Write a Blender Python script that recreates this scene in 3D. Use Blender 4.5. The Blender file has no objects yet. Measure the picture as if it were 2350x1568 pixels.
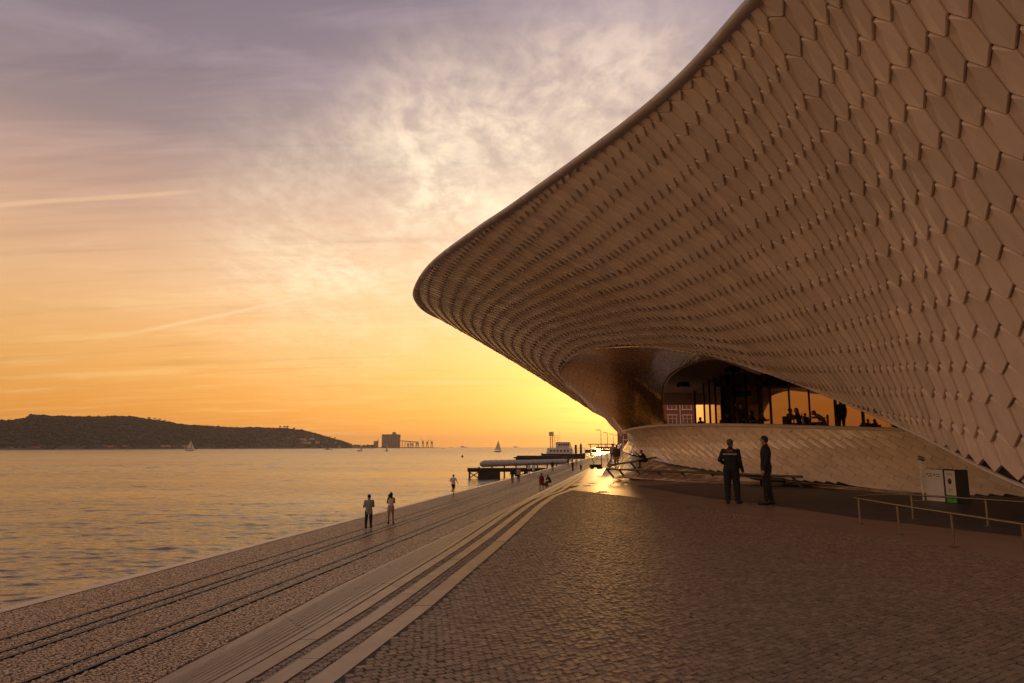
import bpy, bmesh, math, random
import numpy as np
from mathutils import Vector, Matrix

# ------------------------------------------------------------------ camera, sky, sun, exposure
SC = bpy.context.scene
COL = SC.collection
EYE = np.array([0.0, 0.0, 1.6])
PITCH = math.radians(8.78)
FPX = 1567.0                       # focal length in pixels of a 2350 px wide survey grid
cam_d = bpy.data.cameras.new('camera')
cam_d.lens = 24.0; cam_d.sensor_width = 36.0
cam_d.clip_start = 0.1; cam_d.clip_end = 60000
cam = bpy.data.objects.new('camera', cam_d); COL.objects.link(cam)
cam.location = EYE; cam.rotation_euler = (math.radians(90) + PITCH, 0, 0)
SC.camera = cam

SUN_AZ = math.radians(8.3)         # east of +Y, behind the building
SUN_EL = math.radians(3.3)
SUN_DIR = Vector((math.sin(SUN_AZ)*math.cos(SUN_EL), math.cos(SUN_AZ)*math.cos(SUN_EL), math.sin(SUN_EL)))
SC.view_settings.view_transform = 'Standard'
SC.view_settings.look = 'None'
SC.view_settings.exposure = 0.68
SC.view_settings.gamma = 1.0
SC.view_settings.use_curve_mapping = False
SC.cycles.max_bounces = 8
SC.cycles.diffuse_bounces = 4
SC.cycles.glossy_bounces = 4
SC.cycles.volume_bounces = 0

def lin(r, g, b):
    return tuple((c/255/12.92 if c/255 <= .04045 else ((c/255+.055)/1.055)**2.4) for c in (r, g, b)) + (1.0,)

def ray_dir(px, py):
    dx = px - 1175.0; dy = 784.0 - py
    return Vector((dx, FPX*math.cos(PITCH) - dy*math.sin(PITCH), FPX*math.sin(PITCH) + dy*math.cos(PITCH))).normalized()

class NT:
    """small helper for node trees"""
    def __init__(s, tree): s.t = tree; s.n = tree.nodes; s.l = tree.links
    def new(s, typ, **kw):
        n = s.n.new(typ)
        for k, v in kw.items(): setattr(n, k, v)
        return n
    def link(s, a, b): s.l.new(a, b)
    def val(s, sock, v):
        if hasattr(v, 'is_output') or isinstance(v, bpy.types.NodeSocket): s.l.new(v, sock)
        else: sock.default_value = v
    def math(s, op, a, b=0.0, c=0.0, clamp=False):
        n = s.new('ShaderNodeMath', operation=op, use_clamp=clamp)
        s.val(n.inputs[0], a); s.val(n.inputs[1], b)
        if len(n.inputs) > 2: s.val(n.inputs[2], c)
        return n.outputs[0]
    def vmath(s, op, a, b=(0, 0, 0)):
        n = s.new('ShaderNodeVectorMath', operation=op)
        s.val(n.inputs[0], a)
        if op == 'SCALE': s.val(n.inputs[3], b)
        else: s.val(n.inputs[1], b)
        return n.outputs['Value'] if op in ('DOT_PRODUCT', 'LENGTH', 'DISTANCE') else n.outputs[0]
    def ramp(s, fac, stops, interp='LINEAR'):
        n = s.new('ShaderNodeValToRGB'); cr = n.color_ramp; cr.interpolation = interp
        while len(cr.elements) < len(stops): cr.elements.new(0.5)
        for e, (p, c) in zip(cr.elements, stops):
            e.position = p; e.color = c if not isinstance(c, (int, float)) else (c, c, c, 1)
        s.val(n.inputs[0], fac)
        return n.outputs[0]
    def mix(s, fac, a, b, mode='MIX'):
        n = s.new('ShaderNodeMix', data_type='RGBA', blend_type=mode)
        s.val(n.inputs[0], fac); s.val(n.inputs[6], a); s.val(n.inputs[7], b)
        return n.outputs[2]
    def noise(s, vec, scale, detail=4, rough=.5, dist=0.0):
        n = s.new('ShaderNodeTexNoise')
        if vec is not None: s.val(n.inputs['Vector'], vec)
        n.inputs['Scale'].default_value = scale; n.inputs['Detail'].default_value = detail
        n.inputs['Roughness'].default_value = rough; n.inputs['Distortion'].default_value = dist
        return n.outputs['Fac']
    def mapping(s, vec, loc=(0, 0, 0), rot=(0, 0, 0), scale=(1, 1, 1)):
        n = s.new('ShaderNodeMapping')
        s.val(n.inputs[0], vec)
        n.inputs['Location'].default_value = loc; n.inputs['Rotation'].default_value = rot; n.inputs['Scale'].default_value = scale
        return n.outputs[0]
    def smooth(s, x, a, b):
        n = s.new('ShaderNodeMapRange', interpolation_type='SMOOTHSTEP')
        s.val(n.inputs[0], x); n.inputs[1].default_value = a; n.inputs[2].default_value = b
        return n.outputs[0]

def build_world():
    w = bpy.data.worlds.new('World'); SC.world = w; w.use_nodes = True
    w.node_tree.nodes.clear()
    T = NT(w.node_tree)
    d = T.new('ShaderNodeTexCoord').outputs['Generated']
    d = T.vmath('NORMALIZE', d)
    sep = T.new('ShaderNodeSeparateXYZ'); T.link(d, sep.inputs[0])
    z = T.math('MAXIMUM', sep.outputs[2], 0.0)
    # evening gradient by height above the horizon
    base = T.ramp(z, [(0.0, lin(244, 154, 62)), (.05, lin(250, 166, 72)), (.11, lin(252, 182, 98)), (.16, lin(252, 190, 122)),
                      (.215, lin(248, 194, 142)), (.275, lin(232, 184, 148)), (.34, lin(204, 166, 148)), (.40, lin(166, 143, 142)),
                      (.47, lin(152, 134, 142)), (.58, lin(140, 126, 138)), (.75, lin(134, 120, 128)), (1.0, lin(128, 114, 122))])
    cosg = T.vmath('DOT_PRODUCT', d, tuple(SUN_DIR))
    g = T.math('DIVIDE', T.math('ARCCOSINE', cosg), math.pi/180)        # degrees from the sun
    # sky dims away from the sun, raised again out of view to light the shell
    sky_gain = T.ramp(T.math('DIVIDE', g, 180.0), [(0.0, 1.06), (.10, 1.02), (.17, .89), (.25, .78), (.36, .82), (.6, .88), (1.0, .90)])
    col = T.mix(1.0, base, sky_gain, 'MULTIPLY')
    # hazy glow round the low sun
    e1 = T.math('EXPONENT', T.math('MULTIPLY', g, -1/5.5))
    e2 = T.math('EXPONENT', T.math('MULTIPLY', g, -1/14.0))
    lowz = T.ramp(z, [(0.0, 1.0), (.12, .9), (.30, .55), (.6, .3)])
    col = T.mix(1.0, col, T.mix(1.0, (1.3, .62, .13, 1), e1, 'MULTIPLY'), 'ADD')
    col = T.mix(1.0, col, T.mix(1.0, T.mix(1.0, (.40, .22, .06, 1), e2, 'MULTIPLY'), lowz, 'MULTIPLY'), 'ADD')
    # cloud layer projected on a plane overhead
    inv = T.math('DIVIDE', 1.0, T.math('ADD', z, .10))
    p = T.vmath('SCALE', d, inv)
    flat = T.new('ShaderNodeCombineXYZ'); sp = T.new('ShaderNodeSeparateXYZ'); T.link(p, sp.inputs[0])
    T.link(sp.outputs[0], flat.inputs[0]); T.link(sp.outputs[1], flat.inputs[1]); p = flat.outputs[0]
    # altocumulus field: mottled, lit cream by the sun below
    warp = T.new('ShaderNodeTexNoise'); T.link(p, warp.inputs['Vector']); warp.inputs['Scale'].default_value = 3.0; warp.inputs['Detail'].default_value = 3
    pw = T.vmath('ADD', p, T.vmath('SCALE', T.vmath('SUBTRACT', warp.outputs['Color'], (.5, .5, .5)), .13))
    m1 = T.noise(T.mapping(pw, rot=(0, 0, .7), scale=(1.0, .7, 1)), 21, 6, .55, .1)
    m2 = T.noise(T.mapping(pw, rot=(0, 0, .9), scale=(1.0, .40, 1)), 6.5, 6, .62, .3)
    mottle = T.math('ADD', T.math('MULTIPLY', m1, .42), T.math('MULTIPLY', m2, .58))
    patch = T.noise(T.mapping(p, loc=(3.1, 1.7, 0)), 1.7, 4, .6)
    cdir = Vector((-.06, .93, .355)).normalized()
    cd2 = Vector((.13, .88, .45)).normalized()
    cd3 = Vector((-.24, .93, .275)).normalized()
    def blob(v, a, b):
        ang = T.math('DIVIDE', T.math('ARCCOSINE', T.vmath('DOT_PRODUCT', d, tuple(v))), math.pi/180)
        return T.math('SUBTRACT', 1.0, T.smooth(ang, a, b))
    area = T.math('MAXIMUM', T.math('MAXIMUM', blob(cdir, 2, 17), T.math('MULTIPLY', blob(cd2, 1, 17), .72)), T.math('MULTIPLY', blob(cd3, 0, 16), .72))
    cov = T.math('MULTIPLY', area, T.math('ADD', .45, T.math('MULTIPLY', T.smooth(patch, .30, .66), .62)))
    mot = T.smooth(mottle, .36, .62)
    acf = T.math('MULTIPLY', cov, T.math('ADD', .54, T.math('MULTIPLY', mot, .46)), clamp=True)
    cream = T.ramp(z, [(0.0, lin(255, 214, 140)), (.2, lin(255, 232, 190)), (.34, lin(255, 236, 200)), (.45, lin(255, 228, 198)), (.6, lin(226, 200, 188))])
    lit = T.mix(1.0, cream, T.ramp(mottle, [(.33, .92), (.64, 1.12)]), 'MULTIPLY')
    col = T.mix(acf, col, lit)
    # high cirrus: long streaks
    st = T.noise(T.mapping(p, rot=(0, 0, 1.15), scale=(.55, 2.3, 1)), 1.6, 7, .62, .6)
    st2 = T.noise(T.mapping(p, loc=(5, 2, 0), rot=(0, 0, 1.35), scale=(.35, 3.4, 1)), 2.1, 6, .6, .4)
    cir = T.math('MULTIPLY', T.smooth(st, .46, .72), .50)
    circ = T.mix(1.0, T.ramp(z, [(0.0, lin(255, 190, 96)), (.15, lin(255, 208, 140)), (.3, lin(236, 190, 160)), (.45, lin(186, 164, 168)), (.7, lin(166, 150, 166))]),
                 T.ramp(T.math('DIVIDE', g, 180.0), [(0.0, 1.2), (.15, 1.1), (.24, .88), (.36, .86), (1.0, .86)]), 'MULTIPLY')
    col = T.mix(cir, col, circ)
    dark = T.math('MULTIPLY', T.math('MULTIPLY', T.smooth(st2, .50, .70), .30), T.smooth(z, .0, .12))
    col = T.mix(dark, col, T.mix(1.0, col, (.66, .64, .74, 1), 'MULTIPLY'))
    # two old vapour trails
    def trail(pa, pb, width, strength, colr):
        va = Vector(ray_dir(*pa)); vb = Vector(ray_dir(*pb)); nrm = va.cross(vb).normalized(); mid = (va+vb).normalized(); half = va.angle(vb)/2
        dist = T.math('ABSOLUTE', T.vmath('DOT_PRODUCT', d, tuple(nrm)))
        wob = T.math('MULTIPLY', T.math('SUBTRACT', T.noise(d, 9, 3), .5), .004)
        band = T.math('SUBTRACT', 1.0, T.smooth(T.math('ABSOLUTE', T.math('ADD', T.vmath('DOT_PRODUCT', d, tuple(nrm)), wob)), width*.15, width))
        ends = T.smooth(T.vmath('DOT_PRODUCT', d, tuple(mid)), math.cos(half*1.25), math.cos(half*.7))
        return T.mix(T.math('MULTIPLY', T.math('MULTIPLY', band, ends), strength), col, colr)
    col = trail((-60, 476), (430, 440), .0042, .26, lin(255, 214, 160))
    col = trail((330, 760), (1010, 620), .0036, .32, lin(255, 226, 180))
    # ground half, below the horizon
    below = T.smooth(sep.outputs[2], -.02, .0)
    col = T.mix(below, T.mix(1.0, (.10, .06, .04, 1), sky_gain, 'MULTIPLY'), col)
    bg = T.new('ShaderNodeBackground'); T.link(col, bg.inputs[0]); bg.inputs[1].default_value = 0.77
    # physical sky underneath, very low sun
    sky = T.new('ShaderNodeTexSky', sky_type='NISHITA')
    sky.sun_disc = False; sky.sun_elevation = SUN_EL; sky.sun_rotation = SUN_AZ
    sky.dust_density = 4.0
    bg2 = T.new('ShaderNodeBackground'); T.link(sky.outputs[0], bg2.inputs[0]); bg2.inputs[1].default_value = 0.05
    mx = T.new('ShaderNodeMixShader'); mx.inputs[0].default_value = .12
    T.link(bg.outputs[0], mx.inputs[1]); T.link(bg2.outputs[0], mx.inputs[2])
    out = T.new('ShaderNodeOutputWorld'); T.link(mx.outputs[0], out.inputs[0])
build_world()

sun_d = bpy.data.lights.new('sun', 'SUN'); sun_d.energy = 0.38; sun_d.angle = math.radians(3); sun_d.color = (1.0, .50, .15)
sun = bpy.data.objects.new('sun', sun_d); COL.objects.link(sun)
sun.rotation_euler = SUN_DIR.to_track_quat('Z', 'Y').to_euler()

# ------------------------------------------------------------------ helpers
rng = np.random.default_rng(7)
R = random.Random(11)

def ray(px, py):
    dx = px - 1175.0; dy = 784.0 - py
    return np.array([dx, FPX*math.cos(PITCH) - dy*math.sin(PITCH), FPX*math.sin(PITCH) + dy*math.cos(PITCH)])
def at(px, py, depth):
    """world point seen in survey pixel (px, py) at a given distance along the view axis"""
    return EYE + ray(px, py)*(depth/FPX)
def gp(px, py, z=0.0):
    """world point where the sight line meets the level z"""
    r = ray(px, py); t = (z - EYE[2])/r[2]
    return EYE + r*t

def link(o, parent=None):
    COL.objects.link(o)
    if parent is not None: o.parent = parent
    return o
def tag(o, label=None, cat=None, group=None, kind=None):
    for k, v in (('label', label), ('category', cat), ('group', group), ('kind', kind)):
        if v: o[k] = v
    return o
def empty(name, loc=(0, 0, 0), rz=0.0, label=None, cat=None, group=None, kind=None):
    o = bpy.data.objects.new(name, None); o.location = loc; o.rotation_euler = (0, 0, rz)
    o.empty_display_size = .2
    COL.objects.link(o); return tag(o, label, cat, group, kind)
def mesh_np(name, verts, faces, mat, parent=None, smooth=False, loc=None):
    """verts (n,3); faces: array (m,k) or a list of lists"""
    me = bpy.data.meshes.new(name)
    if isinstance(faces, np.ndarray):
        verts = np.asarray(verts, dtype=np.float32); m, k = faces.shape
        me.vertices.add(len(verts)); me.vertices.foreach_set('co', verts.ravel())
        me.loops.add(m*k); me.loops.foreach_set('vertex_index', faces.astype(np.int32).ravel())
        me.polygons.add(m); me.polygons.foreach_set('loop_start', np.arange(0, m*k, k, dtype=np.int32))
        me.update(calc_edges=True)
    else:
        me.from_pydata([tuple(v) for v in verts], [], faces); me.update()
    if mat is not None:
        for mm in (mat if isinstance(mat, (list, tuple)) else [mat]): me.materials.append(mm)
    me.polygons.foreach_set('use_smooth', np.full(len(me.polygons), bool(smooth)))
    o = bpy.data.objects.new(name, me)
    if loc is not None: o.location = loc
    return link(o, parent)

class MB:
    """collects simple solids; build() links them as one mesh object"""
    def __init__(s): s.v = []; s.f = []
    def add(s, vs, fs):
        b = len(s.v); s.v += [tuple(v) for v in vs]; s.f += [[i+b for i in f] for f in fs]; return s
    def box(s, c, size, rz=0.0, ry=0.0, taper=1.0):
        hx, hy, hz = size[0]/2, size[1]/2, size[2]/2
        pts = []
        M = Matrix.Rotation(rz, 3, 'Z') @ Matrix.Rotation(ry, 3, 'Y')
        for z in (-1, 1):
            t = taper if z > 0 else 1.0
            for x, y in ((-1, -1), (1, -1), (1, 1), (-1, 1)):
                pts.append(Vector(c) + M @ Vector((x*hx*t, y*hy*t, z*hz)))
        return s.add(pts, [[3, 2, 1, 0], [4, 5, 6, 7], [0, 1, 5, 4], [1, 2, 6, 5], [2, 3, 7, 6], [3, 0, 4, 7]])
    def tube(s, pts, r, n=8, cap=True):
        pts = [Vector(p) for p in pts]; rs = r if isinstance(r, (list, tuple)) else [r]*len(pts)
        rings = []; prev = None
        for i, p in enumerate(pts):
            a = pts[max(i-1, 0)]; b = pts[min(i+1, len(pts)-1)]
            t = (b-a).normalized()
            ref = Vector((0, 0, 1)) if abs(t.z) < .95 else Vector((1, 0, 0))
            if prev is not None: ref = prev
            x = (ref - t*ref.dot(t)).normalized(); y = t.cross(x); prev = x
            rings.append([p + (x*math.cos(2*math.pi*k/n) + y*math.sin(2*math.pi*k/n))*rs[i] for k in range(n)])
        vs = [v for rr in rings for v in rr]; fs = []
        for i in range(len(rings)-1):
            for k in range(n):
                fs.append([i*n+k, i*n+(k+1) % n, (i+1)*n+(k+1) % n, (i+1)*n+k])
        if cap:
            fs.append(list(range(n))[::-1]); fs.append([(len(rings)-1)*n+k for k in range(n)])
        return s.add(vs, fs)
    def bar(s, a, b, w, h):
        a, b = Vector(a), Vector(b); t = (b-a).normalized()
        up = Vector((0, 0, 1)) if abs(t.z) < .95 else Vector((0, 1, 0))
        x = t.cross(up).normalized(); y = x.cross(t)
        vs = [p + x*sx*w/2 + y*sy*h/2 for p in (a, b) for sx, sy in ((-1, -1), (1, -1), (1, 1), (-1, 1))]
        return s.add(vs, [[0, 1, 2, 3], [7, 6, 5, 4], [4, 5, 1, 0], [5, 6, 2, 1], [6, 7, 3, 2], [7, 4, 0, 3]])
    def lathe(s, prof, c=(0, 0, 0), n=16):
        vs = [(c[0]+r*math.cos(2*math.pi*k/n), c[1]+r*math.sin(2*math.pi*k/n), c[2]+z) for r, z in prof for k in range(n)]
        fs = [[i*n+k, i*n+(k+1) % n, (i+1)*n+(k+1) % n, (i+1)*n+k] for i in range(len(prof)-1) for k in range(n)]
        fs.append(list(range(n))[::-1]); fs.append([(len(prof)-1)*n+k for k in range(n)])
        return s.add(vs, fs)
    def prism(s, poly, z0, z1):
        n = len(poly)
        vs = [(x, y, z0) for x, y in poly] + [(x, y, z1) for x, y in poly]
        return s.add(vs, [list(range(n))[::-1], list(range(n, 2*n))] + [[i, (i+1) % n, n+(i+1) % n, n+i] for i in range(n)])
    def blob(s, c, rx, ry, rz, n=8, m=5, jit=0.0, rnd=None):
        vs = [(c[0], c[1], c[2]-rz)]
        for i in range(1, m):
            a = -math.pi/2 + math.pi*i/m
            for k in range(n):
                j = 1 + (rnd.uniform(-jit, jit) if rnd else 0)
                vs.append((c[0]+rx*j*math.cos(a)*math.cos(2*math.pi*k/n), c[1]+ry*j*math.cos(a)*math.sin(2*math.pi*k/n), c[2]+rz*j*math.sin(a)))
        vs.append((c[0], c[1], c[2]+rz)); L = len(vs)-1
        fs = [[0, 1+(k+1) % n, 1+k] for k in range(n)]
        for i in range(m-2):
            fs += [[1+i*n+k, 1+i*n+(k+1) % n, 1+(i+1)*n+(k+1) % n, 1+(i+1)*n+k] for k in range(n)]
        fs += [[1+(m-2)*n+k, 1+(m-2)*n+(k+1) % n, L] for k in range(n)]
        return s.add(vs, fs)
    def build(s, name, mat, parent=None, smooth=False, loc=None):
        return mesh_np(name, s.v, s.f, mat, parent, smooth, loc)

def mat(name, color, rough=.6, var=.0, vscale=3.0, bump=.0, bscale=20.0, metal=0.0, spec=.5, coat=0.0, island=0.0, dirt=None, ior=None, obj_coords=False):
    m = bpy.data.materials.new(name); m.use_nodes = True
    T = NT(m.node_tree); b = m.node_tree.nodes['Principled BSDF']
    b.inputs['Roughness'].default_value = rough; b.inputs['Metallic'].default_value = metal
    b.inputs['Specular IOR Level'].default_value = spec; b.inputs['Coat Weight'].default_value = coat
    if ior: b.inputs['IOR'].default_value = ior
    c = tuple(color)[:3] + (1,)
    pos = T.new('ShaderNodeNewGeometry').outputs['Position'] if not obj_coords else T.new('ShaderNodeTexCoord').outputs['Object']
    outc = None
    if var:
        n = T.noise(pos, vscale, 5, .6)
        outc = T.mix(1.0, c, T.ramp(n, [(.25, 1-var), (.75, 1+var)]), 'MULTIPLY')
        rr = T.math('MULTIPLY_ADD', T.noise(pos, vscale*2.3, 3), .30*rough + .05, rough*.82); T.link(rr, b.inputs['Roughness'])
    if island:
        g = T.new('ShaderNodeNewGeometry').outputs['Random Per Island']; oi = T.new('ShaderNodeObjectInfo').outputs['Random']
        k = T.math('FRACT', T.math('ADD', g, oi))
        outc = T.mix(1.0, outc if outc is not None else c, T.ramp(k, [(0.0, 1-island), (1.0, 1+island)]), 'MULTIPLY')
    if dirt:
        n = T.noise(pos, dirt[1], 6, .7)
        outc = T.mix(T.math('MULTIPLY', T.smooth(n, .5, .75), dirt[2]), outc if outc is not None else c, tuple(dirt[0])[:3]+(1,))
    if outc is not None: T.link(outc, b.inputs['Base Color'])
    else: b.inputs['Base Color'].default_value = c
    if bump:
        bn = T.new('ShaderNodeBump'); bn.inputs['Strength'].default_value = 1.0; bn.inputs['Distance'].default_value = bump
        T.link(T.noise(pos, bscale, 6, .65), bn.inputs['Height']); T.link(bn.outputs[0], b.inputs['Normal'])
    return m

M = {}
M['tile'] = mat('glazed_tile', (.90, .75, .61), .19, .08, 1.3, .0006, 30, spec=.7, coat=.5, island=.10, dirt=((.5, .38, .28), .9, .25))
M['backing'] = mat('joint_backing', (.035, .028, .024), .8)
M['trim'] = mat('lip_trim', (.60, .52, .46), .38, .08, 2.0, .001, 14)
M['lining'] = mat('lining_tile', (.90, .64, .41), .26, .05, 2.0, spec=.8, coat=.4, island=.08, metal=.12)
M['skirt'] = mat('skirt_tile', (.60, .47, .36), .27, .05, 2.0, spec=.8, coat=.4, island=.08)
M['ceiling'] = mat('porch_plaster', (.60, .48, .40), .8, .06, .7)
M['dark'] = mat('dark_metal', (.022, .020, .020), .42, .1, 8)
M['steel'] = mat('brushed_steel', (.26, .23, .20), .30, .1, 9, metal=1.0)
M['bronze'] = mat('rail_metal', (.16, .12, .09), .30, .1, 9, metal=1.0)
M['glass'] = mat('facade_glass', (.38, .25, .165), .015, metal=.85)
M['floor_in'] = mat('terrace_floor', (.22, .19, .17), .5, .1, 2)
M['cobble'] = mat('granite_sett', (.25, .18, .115), .60, .16, 5, .0025, 60, spec=.4, island=.24, dirt=((.10, .07, .05), .7, .45))
M['mortar'] = mat('joint_sand', (.045, .036, .03), .9, .2, 6)
M['quay_stone'] = mat('limestone_cube', (.38, .255, .16), .36, .12, 20, .002, 60, island=.42)
M['slab'] = mat('limestone_slab', (.24, .148, .096), .40, .18, 2.2, .0012, 25, island=.17, dirt=((.2, .16, .13), 3.5, .5))
M['concrete'] = mat('smooth_concrete', (.26, .17, .115), .42, .16, .8, .0012, 9, spec=.4, dirt=((.10, .08, .07), .55, .6))
M['dark_ground'] = mat('dark_ground_sheet', (.075, .062, .055), .50, .2, 1.1, .002, 30, dirt=((.045, .037, .033), .5, .6))
M['edge'] = mat('quay_edge_stone', (.52, .40, .30), .34, .12, 1.6, .001, 18, island=.08)
M['rail_iron'] = mat('rail_groove', (.03, .026, .024), .5)
M['white'] = mat('white_paint', (.74, .72, .69), .4, .05, 3)
M['brick'] = mat('red_brick', (.27, .10, .05), .8, .2, .6)
M['timber'] = mat('dark_timber', (.030, .022, .018), .8, .3, 1.2, .02, 3)
M['pipe'] = mat('blue_grey_coat', (.30, .32, .36), .45, .12, .6)
M['hullwhite'] = mat('ship_paint', (.55, .54, .53), .4, .12, .5)
M['hulldark'] = mat('dark_hull', (.035, .026, .024), .5, .3, .5)
M['window'] = mat('window_pane', (.02, .022, .026), .06, spec=.9)
# ------------------------------------------------------------------ setting: water, quay, plaza
QZ = -2.5; WZ = -4.5
def edge_x(Y): return -13.1 + .1734*(Y - 18.3)
TOP_Y = np.array([-30, -3, 4.98, 7.17, 12.7, 19.55, 23.2, 26.2, 32, 38.9, 46, 60, 87, 134, 400])
TOP_X = np.array([-8.0, -2.75, -1.42, -1.02, -.2, .71, 1.31, 2.09, 3.09, 4.27, 5.56, 8.0, 12.7, 20.9, 67.0])
def top_x(Y): return np.interp(Y, TOP_Y, TOP_X)
NST = 16; RISE = 2.5/NST; TREAD = 6.17/NST
ZS = [0, -.05, -.12, -.24] + [-.24 - (2.5-.24)*(i+1)/(NST-3) for i in range(NST-3)]
def ramp_z(Y): return -np.clip((np.asarray(Y, float) - 26.2)*RISE/6.6, 0, 2.5)
def sm(x): x = np.clip(x, 0, 1); return x*x*(3 - 2*x)
def plaza_z(x, Y):
    x = np.asarray(x, float); Y = np.asarray(Y, float)
    dz = x - top_x(Y)
    z = ramp_z(Y)*(1 - sm(dz/np.clip(4.0*(58 - Y)/18, .3, 4.0)))
    z = np.where(Y >= 58, np.where(dz < .35, ramp_z(Y), 0), z)
    return z + np.where(dz > .35, np.clip(Y - 58, 0, 60)*.036, 0)

# water
def water_material():
    m = bpy.data.materials.new('river_water'); m.use_nodes = True
    T = NT(m.node_tree); b = m.node_tree.nodes['Principled BSDF']
    b.inputs['Base Color'].default_value = (.085, .052, .034, 1); b.inputs['IOR'].default_value = 1.40
    pos = T.new('ShaderNodeNewGeometry').outputs['Position']
    T.link(T.ramp(T.math('DIVIDE', T.vmath('LENGTH', pos), 900.0, clamp=True), [(0.0, .08), (.08, .12), (.35, .18), (1.0, .25)]), b.inputs['Roughness'])
    w1 = T.noise(T.mapping(pos, rot=(0, 0, .25), scale=(.55, 1.5, 1)), .55, 4, .55, .3)
    w2 = T.noise(T.mapping(pos, rot=(0, 0, -.15), scale=(.7, 1.4, 1)), 2.3, 4, .6, .2)
    w3 = T.noise(T.mapping(pos, rot=(0, 0, .1), scale=(.35, 1.0, 1)), .085, 4, .55)
    calm = T.ramp(T.noise(T.mapping(pos, scale=(.5, 1.6, 1)), .022, 4, .6), [(.35, .45), (.65, 1.25)])
    h = T.math('ADD', T.math('MULTIPLY', w1, .62), T.math('MULTIPLY', w2, .14))
    h = T.math('MULTIPLY', h, calm)
    h = T.math('ADD', h, T.math('MULTIPLY', w3, 1.3))
    bn = T.new('ShaderNodeBump'); bn.inputs['Strength'].default_value = 1.0; bn.inputs['Distance'].default_value = .42
    T.link(h, bn.inputs['Height']); T.link(bn.outputs[0], b.inputs['Normal'])
    return m
M['water'] = water_material()
# wind ripples: a wavy sheet near the quay that dies out into the flat far water
NR, NC = 760, 460
rad = 17*np.exp(np.linspace(0, math.log(1500/17), NR)); azs = np.radians(np.linspace(-62, 22, NC))
RR, AA = np.meshgrid(rad, azs, indexing='ij')
wx = RR*np.sin(AA); wy = RR*np.cos(AA)
wr = np.random.default_rng(21); hgt_ = np.zeros_like(wx)
for lam, amp, cnt in ((.75, .010, 9), (1.3, .017, 9), (2.4, .017, 9), (4.6, .028, 8), (9.0, .040, 7), (21.0, .05, 5), (55.0, .05, 4)):
    for _ in range(cnt):
        th = wr.normal(1.75, .55); kk = 2*math.pi/(lam*wr.uniform(.75, 1.3)); ph = wr.uniform(0, 6.28)
        hgt_ += amp/math.sqrt(cnt)*1.9*np.sin(kk*(wx*math.cos(th) + wy*math.sin(th)) + ph + .6*np.sin(wx*.031 + wy*.05 + ph))
hgt_ *= (.55 + .45*np.sin(wx*.017 + 1.3*np.sin(wy*.011)) * np.cos(wy*.013 + .8)) * np.clip((1500-RR)/500, 0, 1) * np.clip((RR-17)/3, 0, 1) * np.clip((62 - np.degrees(-AA))/4, 0, 1) * np.clip((22 - np.degrees(AA))/4, 0, 1)
wz = WZ + hgt_
ii, jj = np.meshgrid(np.arange(NR-1), np.arange(NC-1), indexing='ij'); ii = ii.ravel(); jj = jj.ravel()
water_f = np.stack([ii*NC+jj, ii*NC+jj+1, (ii+1)*NC+jj+1, (ii+1)*NC+jj], 1)[:, ::-1]
water_v = np.stack([wx, wy, wz], -1).reshape(-1, 3)
FARW = 9000.0
ring_o = []                                     # flat sheet outside the wavy sector, joined along its border
def add_q(a, b2, c, d):
    global water_v, water_f
    n0 = len(water_v); water_v = np.concatenate([water_v, np.array([a, b2, c, d], float)]); water_f = np.concatenate([water_f, np.array([[n0, n0+1, n0+2, n0+3]])])
def pol(r_, a_): return (r_*math.sin(a_), r_*math.cos(a_), WZ)
step_ = np.radians(np.linspace(-62, 22, 64))
for a, b2 in zip(step_[:-1], step_[1:]):
    add_q(pol(1500, a), pol(1500, b2), pol(FARW, b2), pol(FARW, a)); add_q(pol(.5, a), pol(.5, b2), pol(17, b2), pol(17, a))
step_ = np.radians(np.linspace(22, 298, 80))
for a, b2 in zip(step_[:-1], step_[1:]): add_q(pol(.5, a), pol(.5, b2), pol(FARW, b2), pol(FARW, a))
tag(mesh_np('water', water_v, water_f, M['water'], None, True), kind='structure')

# lower quay: base sheet, rough stone cubes laid on it in view, rails, edge stones
quay = empty('quay', (0, 0, 0), kind='structure')
ys = [-40, 0, 40, 100, 200, 400, 900, 2500]
vv = []; ff = []
for Y in ys: vv += [(edge_x(Y)+.05, Y, QZ-.03), (edge_x(Y)+120 + max(0, Y-300), Y, QZ-.03)]
for i in range(len(ys)-1): ff.append([2*i, 2*i+1, 2*i+3, 2*i+2])
b = len(vv)
for Y in ys: vv += [(edge_x(Y)+.05, Y, QZ-.03), (edge_x(Y)+.05, Y, WZ-2)]
for i in range(len(ys)-1): ff.append([b+2*i, b+2*i+2, b+2*i+3, b+2*i+1])
def quay_far_material():
    m = mat('quay_bed', (.215, .17, .135), .62, .15, 1.2, spec=.3)
    T = NT(m.node_tree); bs = m.node_tree.nodes['Principled BSDF']
    pos = T.new('ShaderNodeNewGeometry').outputs['Position']
    v = T.new('ShaderNodeTexVoronoi', feature='F1'); v.inputs['Scale'].default_value = 9.0; T.link(pos, v.inputs['Vector'])
    c = T.mix(1.0, (.28, .185, .12, 1), T.ramp(v.outputs['Distance'], [(.0, 1.15), (.35, 1.0), (.62, .35)]), 'MULTIPLY')
    c = T.mix(.5, c, T.mix(1.0, c, v.outputs['Color'], 'MULTIPLY'))
    T.link(c, bs.inputs['Base Color'])
    bn = T.new('ShaderNodeBump'); bn.inputs['Strength'].default_value = .8; bn.inputs['Distance'].default_value = .012; bn.invert = True
    T.link(v.outputs['Distance'], bn.inputs['Height']); T.link(bn.outputs[0], bs.inputs['Normal'])
    return m
mesh_np('quay_bed', vv, ff, quay_far_material(), quay)
RAILS = [2.59, 3.42, 3.86, 5.45, 5.98]

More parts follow.
